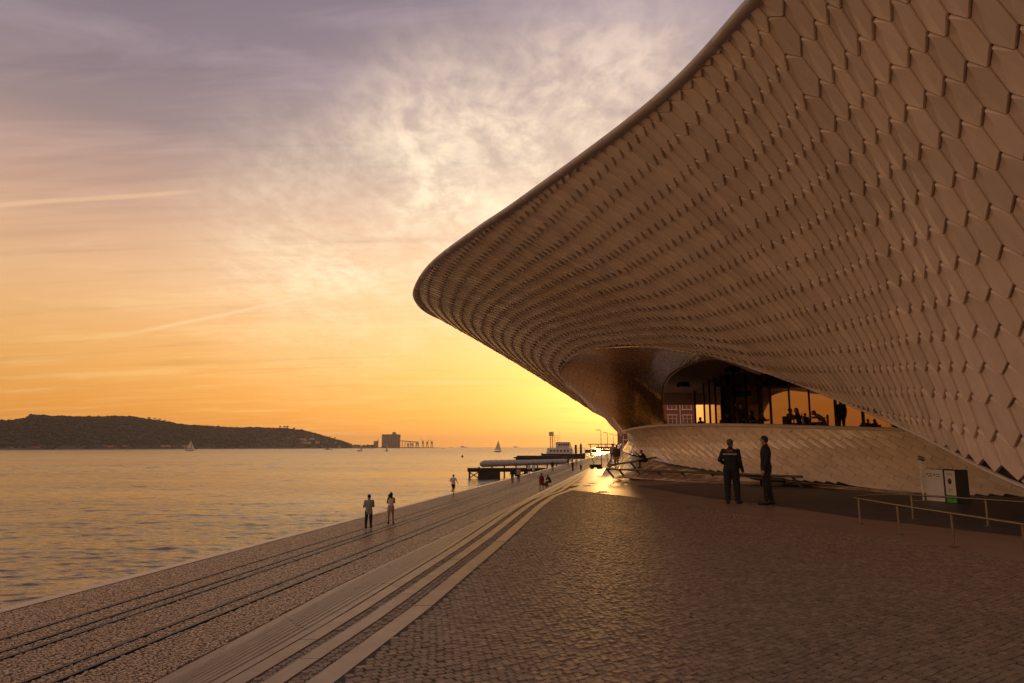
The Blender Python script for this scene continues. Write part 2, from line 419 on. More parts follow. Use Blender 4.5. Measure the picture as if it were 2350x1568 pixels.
def stones(cx, cy, cz, half, hgt, rot, seed, inset=.80, skew=.16):
    """low irregular stone heads: 8 verts, 5 quads each, as arrays"""
    r = np.random.default_rng(seed); n = len(cx)
    base = np.array([[-1, -1], [1, -1], [1, 1], [-1, 1]], float)
    low = base[None]*half[:, None, None]*(1 + r.uniform(-skew, skew, (n, 4, 2)))
    up = low*inset
    ca, sa = np.cos(rot)[:, None], np.sin(rot)[:, None]
    def place(q, z):
        x = q[:, :, 0]*ca - q[:, :, 1]*sa + cx[:, None]; y = q[:, :, 0]*sa + q[:, :, 1]*ca + cy[:, None]
        return np.stack([x, y, np.broadcast_to(z, x.shape)], -1)
    tilt = r.uniform(-.0022, .0022, (n, 4))
    lo = place(low, (cz - .03)[:, None]); hi = place(up, (cz + hgt)[:, None] + tilt)
    V = np.concatenate([lo, hi], 1).reshape(-1, 3)
    F = np.array([[4, 5, 6, 7], [0, 1, 5, 4], [1, 2, 6, 5], [2, 3, 7, 6], [3, 0, 4, 7]])
    F = (F[None] + (np.arange(n)*8)[:, None, None]).reshape(-1, 4)
    return V, F

# stones of the quay, laid in shallow arcs
P = .084
gy, gx = np.meshgrid(np.arange(10.5, 92, P), np.arange(0, 8.0, P), indexing='ij')
gx = gx.ravel(); gy = gy.ravel()
gx = gx + rng.uniform(-.018, .018, gx.shape)
gy = gy + .05*np.cos(gx*4.1) + rng.uniform(-.018, .018, gy.shape)
off = gx + .42
X = edge_x(gy) + off
ok = (off > .44) & (X < top_x(gy) - 6.17 - .03) & (X/gy > -.80)
for r_ in RAILS: ok &= np.abs(off - r_) > .078
X = X[ok]; Yq = gy[ok]
V, F = stones(X, Yq, np.full(len(X), QZ), rng.uniform(.031, .039, len(X)), rng.uniform(-.006, .010, len(X)), rng.uniform(-.35, .35, len(X)) + .17, 3, .78, .22)
tag(mesh_np('cobblestone_field', V, F, M['quay_stone'], quay), kind='stuff')
for r_ in RAILS:
    mb = MB()
    ysr = list(range(-10, 60, 5)) + list(range(60, 420, 30))
    for a, b2 in zip(ysr[:-1], ysr[1:]):
        mb.bar((edge_x(a)+r_, a, QZ+.004), (edge_x(b2)+r_, b2, QZ+.004), .085, .03)
    mb.build('crane_rail', M['rail_iron'], quay)
# pale edge stones, each about 2 m, nearest ones single
Y = 8.0; k = 0; far = MB()
while Y < 240:
    L = 2.0 if Y < 90 else 8.0
    mb = MB() if Y < 90 else far
    a = Y + .012; b2 = Y + L - .012; wd = .40
    zt = QZ + .012 + rng.uniform(-.003, .003)
    pts = [(edge_x(a), a), (edge_x(a)+wd, a), (edge_x(b2)+wd, b2), (edge_x(b2), b2)]
    mb.prism(pts, QZ-.5, zt)
    if Y < 90: mb.build('edge_stone', M['edge'], quay)
    Y += L
tag(far.build('edge_stone_row', M['edge'], quay), kind='stuff')
mb = MB()
for a, b2 in zip(ys[:-1], ys[1:]): mb.prism([(edge_x(a)-.30, a), (edge_x(a)-.004, a), (edge_x(b2)-.004, b2), (edge_x(b2)-.30, b2)], WZ-2, QZ-.22)
mb.build('fender_ledge', M['concrete'], quay)

# upper plaza: one smooth concrete sheet, falling into the ramp at the far end of the steps
plaza = empty('plaza', (0, 0, 0), kind='structure')
rowsY = np.concatenate([np.arange(-30, 24, 3.0), np.arange(24, 62, 1.0), np.arange(62, 140, 4.0)])
vv = []; ff = []; NX = 26
for Y in rowsY:
    tx = float(top_x(Y)); x0 = tx - (TREAD*max(0, Y-26.2)/6.6 if Y < 132 else 6.17) + (.02 if Y < 26 else 0)
    for x in np.concatenate([np.linspace(x0, tx + .3, 6), tx + .45 + np.linspace(0, 1, NX-6)**2*60]):
        vv.append((x, Y, float(plaza_z(x, Y)) - .006))
for i in range(len(rowsY)-1):
    for j in range(NX-1): ff.append([i*NX+j, i*NX+j+1, (i+1)*NX+j+1, (i+1)*NX+j])
mesh_np('concrete_paving', vv, ff, M['concrete'], plaza, smooth=True)
# setts of the plaza
BY = np.array([26.2, 22.8, 17.4, 15.0, 12.8, 11.4, 9.76, 6.0, 2.0])[::-1]
BX = np.array([2.15, 3.78, 5.43, 5.84, 6.34, 7.0, 7.1, 7.2, 7.2])[::-1]
P = .066
a0 = math.radians(34)
U, W = np.meshgrid(np.arange(-20, 30, P), np.arange(-25, 30, P))
U = U.ravel(); W = W.ravel()
W = W + .03*np.sin(U*1.3) + .02*np.sin(U*3.7)
U = U + (np.round(W/P) % 2)*P*.45 + rng.uniform(-.007, .007, U.shape); W = W + rng.uniform(-.005, .005, W.shape)
X = U*math.cos(a0) - W*math.sin(a0); Yc = U*math.sin(a0) + W*math.cos(a0)
ok = (Yc > 3.0) & (Yc < 26.1) & (X > top_x(Yc) + .25) & (X < np.interp(Yc, BY, BX)) & (X > -4)
X = X[ok]; Yc = Yc[ok]; n = len(X)
half = rng.uniform(.0285, .0325, n); hg = rng.uniform(-.003, .004, n) + .003*np.sin(X*2.1)*np.cos(Yc*1.7)
rot = a0 + rng.uniform(-.06, .06, n)
V, F = stones(X, Yc, np.full(n, .011), half, hg, rot, 5, .93, .10)
vis = (Yc > 4.9) & (np.abs(X/Yc) < .76)
order = np.argsort(np.where(vis, np.hypot(X, Yc), 1e6))[:300]
single = np.zeros(n, bool); single[order] = True
V8 = V.reshape(n, 8, 3); F5 = np.array([[4, 5, 6, 7], [0, 1, 5, 4], [1, 2, 6, 5], [2, 3, 7, 6], [3, 0, 4, 7]])
rest = V8[~single]; m_ = len(rest)
tag(mesh_np('cobblestone_field', rest.reshape(-1, 3), (F5[None] + (np.arange(m_)*8)[:, None, None]).reshape(-1, 4), M['cobble'], plaza), kind='stuff')
for i in order:
    c = np.array([X[i], Yc[i], 0.0]); mesh_np('cobblestone', V8[i] - c, F5, M['cobble'], plaza, loc=c)
# sand bed under the setts
vv = []; ff = []; yy = np.arange(2.0, 26.3, .6)
for Y in yy: vv += [(top_x(Y)+.02, Y, -.003), (max(float(np.interp(Y, BY, BX)), top_x(Y)+.03), Y, -.003)]
for i in range(len(yy)-1): ff.append([2*i, 2*i+1, 2*i+3, 2*i+2])
mesh_np('sand_bed', vv, ff, M['mortar'], plaza)
# darker ground sheet along the foot of the building
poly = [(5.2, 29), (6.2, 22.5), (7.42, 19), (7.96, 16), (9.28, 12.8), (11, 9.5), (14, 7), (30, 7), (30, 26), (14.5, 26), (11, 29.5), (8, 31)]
mesh_np('dark_ground_sheet', [(x, y, .003) for x, y in poly], [list(range(len(poly)))], M['dark_ground'], plaza)

# broad steps down to the quay
M['strip'] = mat('shadow_line', (.15, .10, .07), .6, .2, 3)
steps = empty('steps', (0, 0, 0), kind='structure')
infx = []; infy = []; infz = []
for k in range(NST+1):
    yend = 26.2 + 6.6*k if k else 26.2
    if k == NST: break
    z = ZS[k]
    st = MB()
    yk = np.unique(np.concatenate([np.arange(2.0, 26, 2.0), [26.2], np.arange(28, max(28.1, min(yend, 134)), 3.0), [min(yend, 134)]]))
    yk = yk[yk <= yend + .01]
    xr = top_x(yk) - TREAD*(k-1) if k else top_x(yk) + .2; xl = top_x(yk) - TREAD*k
    vs = []; fs = []
    for Y, a, b2 in zip(yk, xl, xr): vs += [(a+.012, Y, z-.012), (b2, Y, z-.012), (a+.012, Y, z-.25)]
    for i in range(len(yk)-1):
        fs += [[3*i, 3*i+1, 3*i+4, 3*i+3], [3*i, 3*i+3, 3*i+5, 3*i+2]]
    st.add(vs, fs)
    so = st.build('step', M['concrete'], steps)
    Y = 2.5 + (k % 3)*.8
    rows = MB()
    while Y < yend - .3:
        L = 2.4 if Y < 30 else 6.6
        e = min(Y + L, yend)
        mb = MB() if Y < 30 else rows
        a, b2 = Y + .006, e - .006
        w = .19 if k == 0 else .155
        mid = (a+b2)/2
        qs = [a, mid, b2]
        poly = [(top_x(q) - TREAD*k, q) for q in qs] + [(top_x(q) - TREAD*k + w, q) for q in reversed(qs)]
        mb.prism([(float(x), float(y)) for x, y in poly], z-.10, z + float(rng.uniform(.0, .004)))
        if Y < 30: mb.build('slab', M['slab'], so)
        Y = e
    if 3 <= k <= 11:                      # dark line on each tread, painted in for the shadow gap between steps
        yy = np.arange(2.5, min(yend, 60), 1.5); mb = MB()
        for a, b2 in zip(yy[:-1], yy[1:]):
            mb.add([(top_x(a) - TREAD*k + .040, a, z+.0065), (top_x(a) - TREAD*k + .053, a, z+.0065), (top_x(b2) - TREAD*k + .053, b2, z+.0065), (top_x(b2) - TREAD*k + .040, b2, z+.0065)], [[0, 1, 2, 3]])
        mb.build('step_shadow_line', M['strip'], so)
    if rows.v: tag(rows.build('slab_row', M['slab'], so), kind='stuff')
    if k:
        yy = np.arange(3, min(yend, 30), .070)
        for q in (0, 1, 2):
            infx.append(top_x(yy) - TREAD*k + .200 + q*.068 + rng.uniform(-.006, .006, yy.shape)); infy.append(yy + rng.uniform(-.006, .006, yy.shape)); infz.append(np.full(yy.shape, z))
ix = np.concatenate(infx); iy = np.concatenate(infy); iz = np.concatenate(infz)
V, F = stones(ix, iy, iz, rng.uniform(.028, .033, len(ix)), rng.uniform(-.008, .004, len(ix)), rng.uniform(-.1, .1, len(ix)) + .15, 9, .82, .15)
tag(mesh_np('cobblestone_infill', V, F, M['cobble'], steps), kind='stuff')

# low wall of the far ramp with its metal cap
wall = empty('ramp_wall', (8.3, 60, 0), label='low grey ramp wall with a bright metal cap rising beside the lamp posts', cat='wall')
mb = MB(); vs = []; fs = []; yw = np.linspace(60, 118, 20)
for Y in yw:
    x = top_x(Y) + .25; zt = .14 + (min(Y, 92)-60)*1.46/27
    vs += [(x-8.3, Y-60, -3.0), (x+.6-8.3, Y-60, -3.0), (x+.6-8.3, Y-60, zt), (x-8.3, Y-60, zt)]
for i in range(len(yw)-1):
    for j in range(4): fs.append([4*i+j, 4*i+(j+1) % 4, 4*i+4+(j+1) % 4, 4*i+4+j])
fs += [[0, 3, 2, 1], [4*len(yw)-4+j for j in range(4)]]
mb.add(vs, fs).build('wall_body', M['concrete'], wall)
mb = MB(); mb.tube([(top_x(Y)+.35-8.3, Y-60, .14+(min(Y, 92)-60)*1.46/27+.10) for Y in yw], .075, 8); mb.build('cap_rail', M['steel'], wall)
# ------------------------------------------------------------------ the museum: flowing tiled shell
class Surf:
    """smooth surface through a grid of control points (stations x levels)"""
    def __init__(s, grid, umeters=None, vmeters=None):
        s.g = np.array(grid, float); s.n, s.m = s.g.shape[:2]
        d = np.linalg.norm(np.diff(s.g[:, 0], axis=0), axis=1) if umeters is None else umeters
        s.ul = np.concatenate([[0], np.cumsum(d)])
        dv = np.mean(np.linalg.norm(np.diff(s.g, axis=1), axis=2), axis=0) if vmeters is None else vmeters
        s.vl = np.concatenate([[0], np.cumsum(dv)])
        s.U = s.ul[-1]; s.V = s.vl[-1]
    @staticmethod
    def cr(P, t):
        """Catmull-Rom along axis 1 of P (k, 4, 3)"""
        t = t[:, None]
        return .5*((2*P[:, 1]) + (-P[:, 0]+P[:, 2])*t + (2*P[:, 0]-5*P[:, 1]+4*P[:, 2]-P[:, 3])*t**2 + (-P[:, 0]+3*P[:, 1]-3*P[:, 2]+P[:, 3])*t**3)
    def ab(s, a, b):
        a = np.clip(np.asarray(a, float), 0, s.n-1.0001); b = np.clip(np.asarray(b, float), 0, s.m-1.0001)
        ia = np.floor(a).astype(int); ib = np.floor(b).astype(int)
        rows = []
        for dj in (-1, 0, 1, 2):
            j = np.clip(ib+dj, 0, s.m-1); pts = []
            for di in (-1, 0, 1, 2):
                i = ia+di
                p = s.g[np.clip(i, 0, s.n-1), j]
                lo = i < 0; hi = i > s.n-1
                if lo.any(): p = np.where(lo[:, None], 2*s.g[0, j]-s.g[1, j], p)
                if hi.any(): p = np.where(hi[:, None], 2*s.g[s.n-1, j]-s.g[s.n-2, j], p)
                pts.append(p)
            rows.append(s.cr(np.stack(pts, 1), a-ia))
        return s.cr(np.stack(rows, 1), b-ib)
    def __call__(s, u, v):
        return s.ab(np.interp(u, s.ul, np.arange(s.n)), np.interp(v, s.vl, np.arange(s.m)))
    def normal(s, u, v, e=.03):
        du = s(u+e, v) - s(u-e, v); dv = s(u, v+e) - s(u, v-e)
        n = np.cross(du, dv); return n/np.maximum(np.linalg.norm(n, axis=1), 1e-9)[:, None]
    def sheet(s, name, mat_, parent, nu, nv, off=0.0, flip=False):
        uu, vv = np.meshgrid(np.linspace(0, s.U, nu), np.linspace(0, s.V, nv), indexing='ij')
        p = s(uu.ravel(), vv.ravel()) + off*s.normal(np.clip(uu.ravel(), .04, s.U-.04), np.clip(vv.ravel(), .04, s.V-.04))
        i, j = np.meshgrid(np.arange(nu-1), np.arange(nv-1), indexing='ij'); i = i.ravel(); j = j.ravel()
        f = np.stack([i*nv+j, (i+1)*nv+j, (i+1)*nv+j+1, i*nv+j+1], 1)
        return mesh_np(name, p, f[:, ::-1] if flip else f, mat_, parent, True)

def hex_tiles(S, Ve, He, De, relief, thick, gap, sign, v0=0.0, v1=None, u0=0.0, u1=None, step=None, relief2=None):
    """elongated folded hexagon tiles laid over S. Returns (tiles, 12 verts, 3) array and its faces"""
    v1 = S.V if v1 is None else v1; u1 = S.U if u1 is None else u1
    Ve = np.array(Ve); He = np.array(He); De = np.array(De)
    la, lb = He - Ve, Ve + De
    det = la[0]*lb[1] - la[1]*lb[0]
    cor = np.array([[u0-2, v0-2], [u1+2, v0-2], [u1+2, v1+2], [u0-2, v1+2]])
    ii = (cor[:, 0]*lb[1] - cor[:, 1]*lb[0])/det; jj = (la[0]*cor[:, 1] - la[1]*cor[:, 0])/det
    I, J = np.meshgrid(np.arange(int(ii.min())-1, int(ii.max())+2), np.arange(int(jj.min())-1, int(jj.max())+2))
    A = I.ravel()[:, None]*la + J.ravel()[:, None]*lb
    outline = np.stack([0*Ve, Ve, Ve+De, Ve+De+He, De+He, He])           # A, p1, A2, q, A2', r
    c = outline.mean(0)
    mid = A + c
    ok = (mid[:, 0] > u0) & (mid[:, 0] < u1) & (mid[:, 1] > v0-.30) & (mid[:, 1] < v1+.05)
    A = A[ok]
    loc = c + (outline - c)
    # push every side in by half the joint
    cen = loc - c; L = np.linalg.norm(cen, axis=1)[:, None]
    top = c + cen*(1 - gap/L)
    dh = De/np.linalg.norm(De)
    if step is not None: top[[0, 1, 5]] += dh*.010
    def put(pts, h):
        uv = A[:, None, :] + pts[None]
        u = np.clip(uv[..., 0], u0, u1); v = np.clip(uv[..., 1], v0, v1)
        sh = u.shape
        p = S(u.ravel(), v.ravel()); nn = S.normal(np.clip(u.ravel(), .05, S.U-.05), np.clip(v.ravel(), .05, S.V-.05))*sign
        return (p + nn*np.broadcast_to(h, sh).reshape(-1)[:, None]).reshape(sh + (3,))
    wgt = np.interp(A[:, 0], [11, 25], [0, 1])[:, None] if relief2 is not None else np.zeros((len(A), 1))
    rel = np.array(relief)[None]*(1-wgt) + (np.array(relief2)[None]*wgt if relief2 is not None else 0)
    hi = put(top, rel*rng.uniform(.8, 1.2, (len(A), 1)) + rng.uniform(-.006, .006, (len(A), 6))); lo = put(top, np.full(6, -thick))
    if step is None:
        V = np.concatenate([hi, lo], 1)
        return V, [[0, 1, 2, 3], [0, 3, 4, 5]] + [[i, i+6, (i+1) % 6 + 6, (i+1) % 6] for i in range(6)]
    # the right-hand leaf starts higher than the left one: a wedge that closes at the lower point
    extra = put(np.array([top[0] + np.array(step[:2])]), step[2]*(1-wgt) - .030*wgt)
    V = np.concatenate([hi, lo, extra], 1)
    return V, [[0, 1, 2, 3], [12, 3, 4, 5], [0, 3, 12], [0, 12, 5]] + [[i, i+6, (i+1) % 6 + 6, (i+1) % 6] for i in range(6)]

museum = empty('museum', (10, 30, 0), label='low flowing museum building with an overhanging shell of pale glazed tiles', cat='museum')
museum.location = (0, 0, 0)

LZ = 9.6
LIP = np.array([(5.3, 1.5), (5.25, 6.0), (4.95, 9.0), (4.46, 11.27), (3.37, 15.2), (.36, 21.6), (-1.22, 24.65), (-3.37, 29.2), (-4.69, 33.4), (-5.25, 37.0), (-4.9, 41.0), (-3.2, 45.0), (.2, 49.5), (5.0, 54)])
EDGE = [np.array((11.6, 5.0, -1.2)), np.array((10.9, 9.2, -.45)), at(2350, 1118, 13.0), at(2150, 1020, 16.0), at(2000, 950, 18.6), at(1800, 870, 22.6), at(1640, 818, 26.2),
        at(1500, 797, 29.2), at(1352, 803, 34.2), at(1286, 850, 39.5), at(1327, 907, 43.5), np.array((5.5, 45.5, 3.9)), np.array((8.5, 49.0, 3.6)), np.array((12, 53, 3.4))]
INW = [1.1, 1.2, 1.15, .95, .6, .25, .12, .05, 0, 0, 0, 0, 0, 0]            # how far the foot of the wall stands up straight
grid = []
for (lx, ly), e, iw in zip(LIP, EDGE, INW):
    l = np.array((lx, ly, LZ)); st = []
    for t in (0, .22, .45, .68, .86, 1.0):
        p = l + (e-l)*t
        st.append(p + np.array((.8, .3, .45))*.5*iw*math.sin(math.pi*min(1, t)**1.25))
    grid.append(st)
shell = Surf(grid)
t_0 = shell.normal(np.array([shell.U*.45]), np.array([shell.V*.4]))[0]; SGN0 = 1.0 if t_0[2] < 0 else -1.0
sh_back = shell.sheet('shell', M['backing'], museum, 90, 26, -.075*SGN0)
def nearest_first(V):
    c = V.mean(1); d = c - EYE
    xa = d[:, 0]/np.maximum(d[:, 1], .1); yd = np.linalg.norm(d, axis=1)
    pitch = d[:, 2]/np.maximum(d[:, 1], .1)
    inside = (d[:, 1] > .5) & (np.abs(xa) < .83) & (pitch < .80)
    return np.argsort(np.where(inside, yd, 1e5 + yd)), inside
def lay(V, F, parent, count, material, name='tile'):
    order, inside = nearest_first(V)
    sel = order[:count]; rest = np.ones(len(V), bool); rest[sel] = False
    for i in sel:
        c = V[i].mean(0); mesh_np(name, V[i]-c, F, material, parent, loc=c)
    r = V[rest]
    if len(r):
        f = [[a + q*V.shape[1] for a in face] for q in range(len(r)) for face in F]
        tag(mesh_np(name + '_field', r.reshape(-1, 3), f, material, parent), kind='stuff')
# normal sign: outward is towards the river / downwards
tst = shell.normal(np.array([shell.U*.45]), np.array([shell.V*.4]))[0]
SGN = 1.0 if tst[2] < 0 else -1.0
VT, FT = hex_tiles(shell, (.130, .255), (-.280, .205), (-.125, .450), [-.060, -.026, -.020, .022, .010, .018], .08, .010, SGN, v0=.02, u0=3.0, step=(-.022, .038, .030), relief2=[-.050, -.046, .000, .060, .030, -.026])
lay(VT, FT, sh_back, 240, M['tile'])

# lip trim in segments along the roof edge
us = np.arange(0, shell.U, 2.3)
for a in us:
    uu = np.linspace(a+.012, min(a+2.3, shell.U)-.012, 7)
    p = shell(uu, np.zeros(7)) + np.array((0, 0, .05))
    mb = MB()
    n = 10; rings = []
    for i in range(7):
        t = p[min(i+1, 6)] - p[max(i-1, 0)]; t /= np.linalg.norm(t)
        x = np.cross(t, (0, 0, 1)); x /= np.linalg.norm(x)
        rings.append([p[i] + x*math.cos(2*math.pi*k/n)*.17 + np.array((0, 0, 1))*math.sin(2*math.pi*k/n)*.12 for k in range(n)])
    vs = [v for r_ in rings for v in r_]
    fs = [[i*n+k, i*n+(k+1) % n, (i+1)*n+(k+1) % n, (i+1)*n+k] for i in range(6) for k in range(n)] + [list(range(n))[::-1], [6*n+k for k in range(n)]]
    mb.add(vs, fs).build('trim_segment', M['trim'], museum, smooth=True)
# roof behind the lip and closing walls
uu = np.linspace(0, shell.U, 40); lp = shell(uu, np.zeros(40)) + np.array((0, 0, .06))
vv = []; ff = []
for p in lp:
    q = np.array((34.0, p[1]*1.0 + 4, LZ + 1.2)); m1 = p + (q-p)*.25 + np.array((0, 0, .5))
    vv += [p, m1, q]
for i in range(39):
    for j in range(2): ff.append([3*i+j, 3*i+j+1, 3*i+4+j, 3*i+3+j])
mesh_np('roof', vv, ff, M['concrete'], museum, True)
# thin edge strip round the big opening
ue = np.linspace(shell.ul[1], shell.ul[12], 90); pe = shell(ue, np.full(90, shell.V))
mb = MB(); mb.tube([tuple(p) for p in pe], .045, 6); mb.build('opening_edge', M['trim'], museum, True)

# ---- curved lining that turns in under the nose (throat)
TH = [
    [at(1760, 858, 24.0), at(1760, 850, 27), at(1750, 852, 31.0), at(1745, 858, 34)],
    [at(1640, 819, 26.3), at(1650, 812, 29.0), at(1650, 815, 32.5), at(1640, 822, 35.6)],
    [at(1500, 798, 29.3), at(1535, 806, 32), at(1562, 824, 35), at(1560, 846, 38.5)],
    [at(1420, 797, 31.0), at(1475, 815, 34), at(1515, 845, 39), at(1527, 878, 44.5)],
    [at(1352, 804, 34.3), at(1415, 829, 36.0), at(1470, 868, 40.5), at(1519, 918, 48)],
    [at(1305, 826, 37.4), at(1400, 862, 37.6), at(1460, 900, 40.5), at(1521, 955, 48)],
    [at(1287, 851, 39.6), at(1395, 897, 38.4), at(1449, 938, 40.2), at(1524, 984, 47.5)],
    [at(1297, 880, 41.6), at(1382, 925, 39.2), at(1430, 966, 39.4), at(1470, 996, 41)],
    [at(1327, 908, 43.6), at(1376, 942, 40.8), at(1410, 970, 39.4), at(1437, 996, 38.4)],
    [np.array((5.7, 47.0, 3.9)), at(1392, 962, 44.0), at(1405, 978, 43.0), at(1428, 1000, 42.0)],
    [np.array((8.5, 49.0, 3.6)), np.array((8.0, 48.5, 3.2)), np.array((8.2, 47.5, 2.9)), np.array((8.6, 46, 2.5))],
]
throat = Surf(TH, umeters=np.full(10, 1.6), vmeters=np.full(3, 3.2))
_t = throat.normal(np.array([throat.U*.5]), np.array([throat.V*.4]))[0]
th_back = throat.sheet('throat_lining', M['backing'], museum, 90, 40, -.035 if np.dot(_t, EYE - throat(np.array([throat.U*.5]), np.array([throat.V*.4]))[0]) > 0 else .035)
# narrow lining tiles: rows follow the sweep, staggered
rows = []; du = throat.U/112; dv = .68
tsgn = 1.0
t0 = throat.normal(np.array([throat.U*.5]), np.array([throat.V*.4]))[0]
if np.dot(t0, EYE - throat(np.array([throat.U*.5]), np.array([throat.V*.4]))[0]) < 0: tsgn = -1.0
th_back.data.transform(Matrix.Identity(4))
A = []
for i in range(112):
    for j in range(-1, int(throat.V/dv)+1):
        A.append((i*du, j*dv + (.5*dv if i % 2 else 0) + rng.uniform(-.02, .02), rng.uniform(0, .004)))
A = np.array(A)
def cornerset(h0, h1):
    out = []
    for a, b2, k in ((.04, .012, 0), (.04, -.012, 1), (.96, -.012, 1), (.96, .012, 0)):
        u = np.clip(A[:, 0] + a*du, 0, throat.U); v = np.clip(A[:, 1] + (dv if k else 0) + b2, 0, throat.V)
        nn = throat.normal(np.clip(u, .05, throat.U-.05), np.clip(v, .05, throat.V-.05))*tsgn
        hh = (h0 if a < .5 else h1) + A[:, 2]*(h1 > 0)
        out.append(throat(u, v) + nn*np.asarray(hh)[:, None] if np.ndim(hh) else throat(u, v) + nn*hh)
    return np.stack(out, 1)
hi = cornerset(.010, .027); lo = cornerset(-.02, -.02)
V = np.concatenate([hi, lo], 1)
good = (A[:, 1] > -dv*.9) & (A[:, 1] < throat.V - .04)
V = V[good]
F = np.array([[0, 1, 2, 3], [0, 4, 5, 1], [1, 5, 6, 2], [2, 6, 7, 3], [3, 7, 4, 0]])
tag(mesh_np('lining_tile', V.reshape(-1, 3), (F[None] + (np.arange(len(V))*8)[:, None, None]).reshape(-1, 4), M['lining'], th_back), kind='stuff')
ring = [throat(np.array([u]), np.array([throat.V]))[0] for u in np.linspace(throat.ul[0], throat.ul[6], 40)]
mb = MB(); mb.tube([tuple(p) for p in ring], .09, 8); mb.build('porch_rim', M['lining'], museum, True)

# ---- apron wall in front of the terrace: rim, waist, foot
AP = [
    [(11.5, 52, 3.0), (12.0, 51.8, 2.5), (11.6, 52.5, 1.9), (10.9, 54, 1.6)],
    [at(1446, 986, 41), at(1452, 998, 41.8), at(1449, 1012, 43), at(1434, 1030, 46)],
    [at(1437, 990, 37.6), at(1447, 1003, 38.6), at(1451, 1018, 39.6), at(1442, 1042, 40)],
    [at(1463, 984, 36.2), at(1468, 1002, 37.2), at(1474, 1022, 38.0), at(1486, 1052, 37.8)],
    [at(1520, 978, 34.8), at(1521, 1000, 35.8), at(1523, 1030, 36.2), at(1525, 1062, 35.6)],
    [at(1641, 976.5, 32.3), at(1641, 1008, 32.9), at(1641, 1046, 32.7), at(1641, 1084, 31.3)],
    [at(1752, 978.5, 30.2), at(1752, 1012, 30.4), at(1752, 1055, 29.9), at(1752, 1097, 28.6)],
    [at(1900, 983, 28.2), at(1900, 1018, 28.1), at(1900, 1064, 27.4), at(1900, 1110, 26.5)],
    [at(2090, 989, 26.0), at(2094, 1030, 25.6), at(2099, 1080, 24.9), at(2104, 1131, 24.1)],
    [at(2350, 1000, 24.3), at(2350, 1042, 23.6), at(2350, 1092, 22.8), at(2350, 1142, 22.0)],
    [at(2700, 1008, 22.8), at(2700, 1052, 22.0), at(2700, 1102, 21.2), at(2700, 1152, 20.6)],
]
apron = Surf(AP)
ap_back = apron.sheet('apron_wall', M['backing'], museum, 70, 18, 0.0)
an = apron.normal(np.array([apron.U*.6]), np.array([apron.V*.4]))[0]
ASG = 1.0 if np.dot(an, EYE - apron(np.array([apron.U*.6]), np.array([apron.V*.4]))[0]) > 0 else -1.0
VA, FA = hex_tiles(apron, (-.09, .20), (.36, .16), (.32, .28), [.014, .024, .024, .028, .024, .022], .0, .009, ASG, v0=.06)
lay(VA, FA, ap_back, 55, M['tile'])
# rim coping along the top of the apron
uu = np.linspace(0, apron.U, 120); pr = apron(uu, np.zeros(120))
mb = MB(); mb.tube([tuple(p + np.array((0, 0, .02))) for p in pr], .085, 8); mb.build('coping', M['trim'], museum, True)
# recess below the foot of the apron, its shade put in as dark colour
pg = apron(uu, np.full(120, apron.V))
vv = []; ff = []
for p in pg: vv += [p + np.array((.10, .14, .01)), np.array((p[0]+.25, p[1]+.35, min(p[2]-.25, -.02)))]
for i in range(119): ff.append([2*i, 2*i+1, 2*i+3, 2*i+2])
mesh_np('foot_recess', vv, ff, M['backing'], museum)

# ---- polished skirt of tiles that spreads from the foot of the apron to the paving
SK = [
    [(10.8, 54.2, 1.55), (10.2, 55.5, 1.3), (9.6, 57, .9)],
    [at(1434, 1031, 46), at(1433, 1042, 48), at(1432, 1054, 50)],
    [at(1445, 1045, 40), at(1430, 1068, 40.5), at(1420, 1085, 40)],
    [at(1486, 1054, 37.7), at(1446, 1078, 37), gp(1408, 1096.5)],
    [at(1525, 1064, 35.5), at(1480, 1084, 34.6), gp(1440, 1098.5)],
    [at(1641, 1086, 31.2), at(1590, 1097, 31.4), gp(1540, 1104.5)],
    [at(1752, 1099, 28.5), at(1725, 1106, 29), gp(1700, 1112)],
    [at(1900, 1112, 26.4), at(1880, 1115, 27), gp(1860, 1118.5)],
    [at(2104, 1133, 24.0), gp(2100, 1134), gp(2096, 1136)],
]
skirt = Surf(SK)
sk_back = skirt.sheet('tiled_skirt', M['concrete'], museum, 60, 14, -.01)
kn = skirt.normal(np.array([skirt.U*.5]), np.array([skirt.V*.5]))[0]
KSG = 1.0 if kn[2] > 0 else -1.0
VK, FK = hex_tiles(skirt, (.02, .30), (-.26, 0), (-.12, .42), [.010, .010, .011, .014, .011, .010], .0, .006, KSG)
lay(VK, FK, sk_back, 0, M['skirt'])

# ---- terrace, porch ceiling, glass front
TZ = 2.2; CZ = 6.4
vv = []; ff = []
for p in pr[4:]: vv += [(p[0]+.8, p[1]+1.2, TZ), (p[0]+26, p[1]+26, TZ)]
for i in range(len(pr)-5): ff.append([2*i, 2*i+1, 2*i+3, 2*i+2])
mesh_np('terrace_floor', vv, ff, M['floor_in'], museum)
vv = []; ff = []
for p in pr[4:]: vv += [(p[0], p[1], p[2]+.03), (p[0]+.85, p[1]+1.25, p[2]+.03), (p[0]+.85, p[1]+1.25, TZ-.1)]
for i in range(len(pr)-5): ff += [[3*i, 3*i+1, 3*i+4, 3*i+3], [3*i+1, 3*i+2, 3*i+5, 3*i+4]]
mesh_np('parapet_back', vv, ff, M['ceiling'], museum)
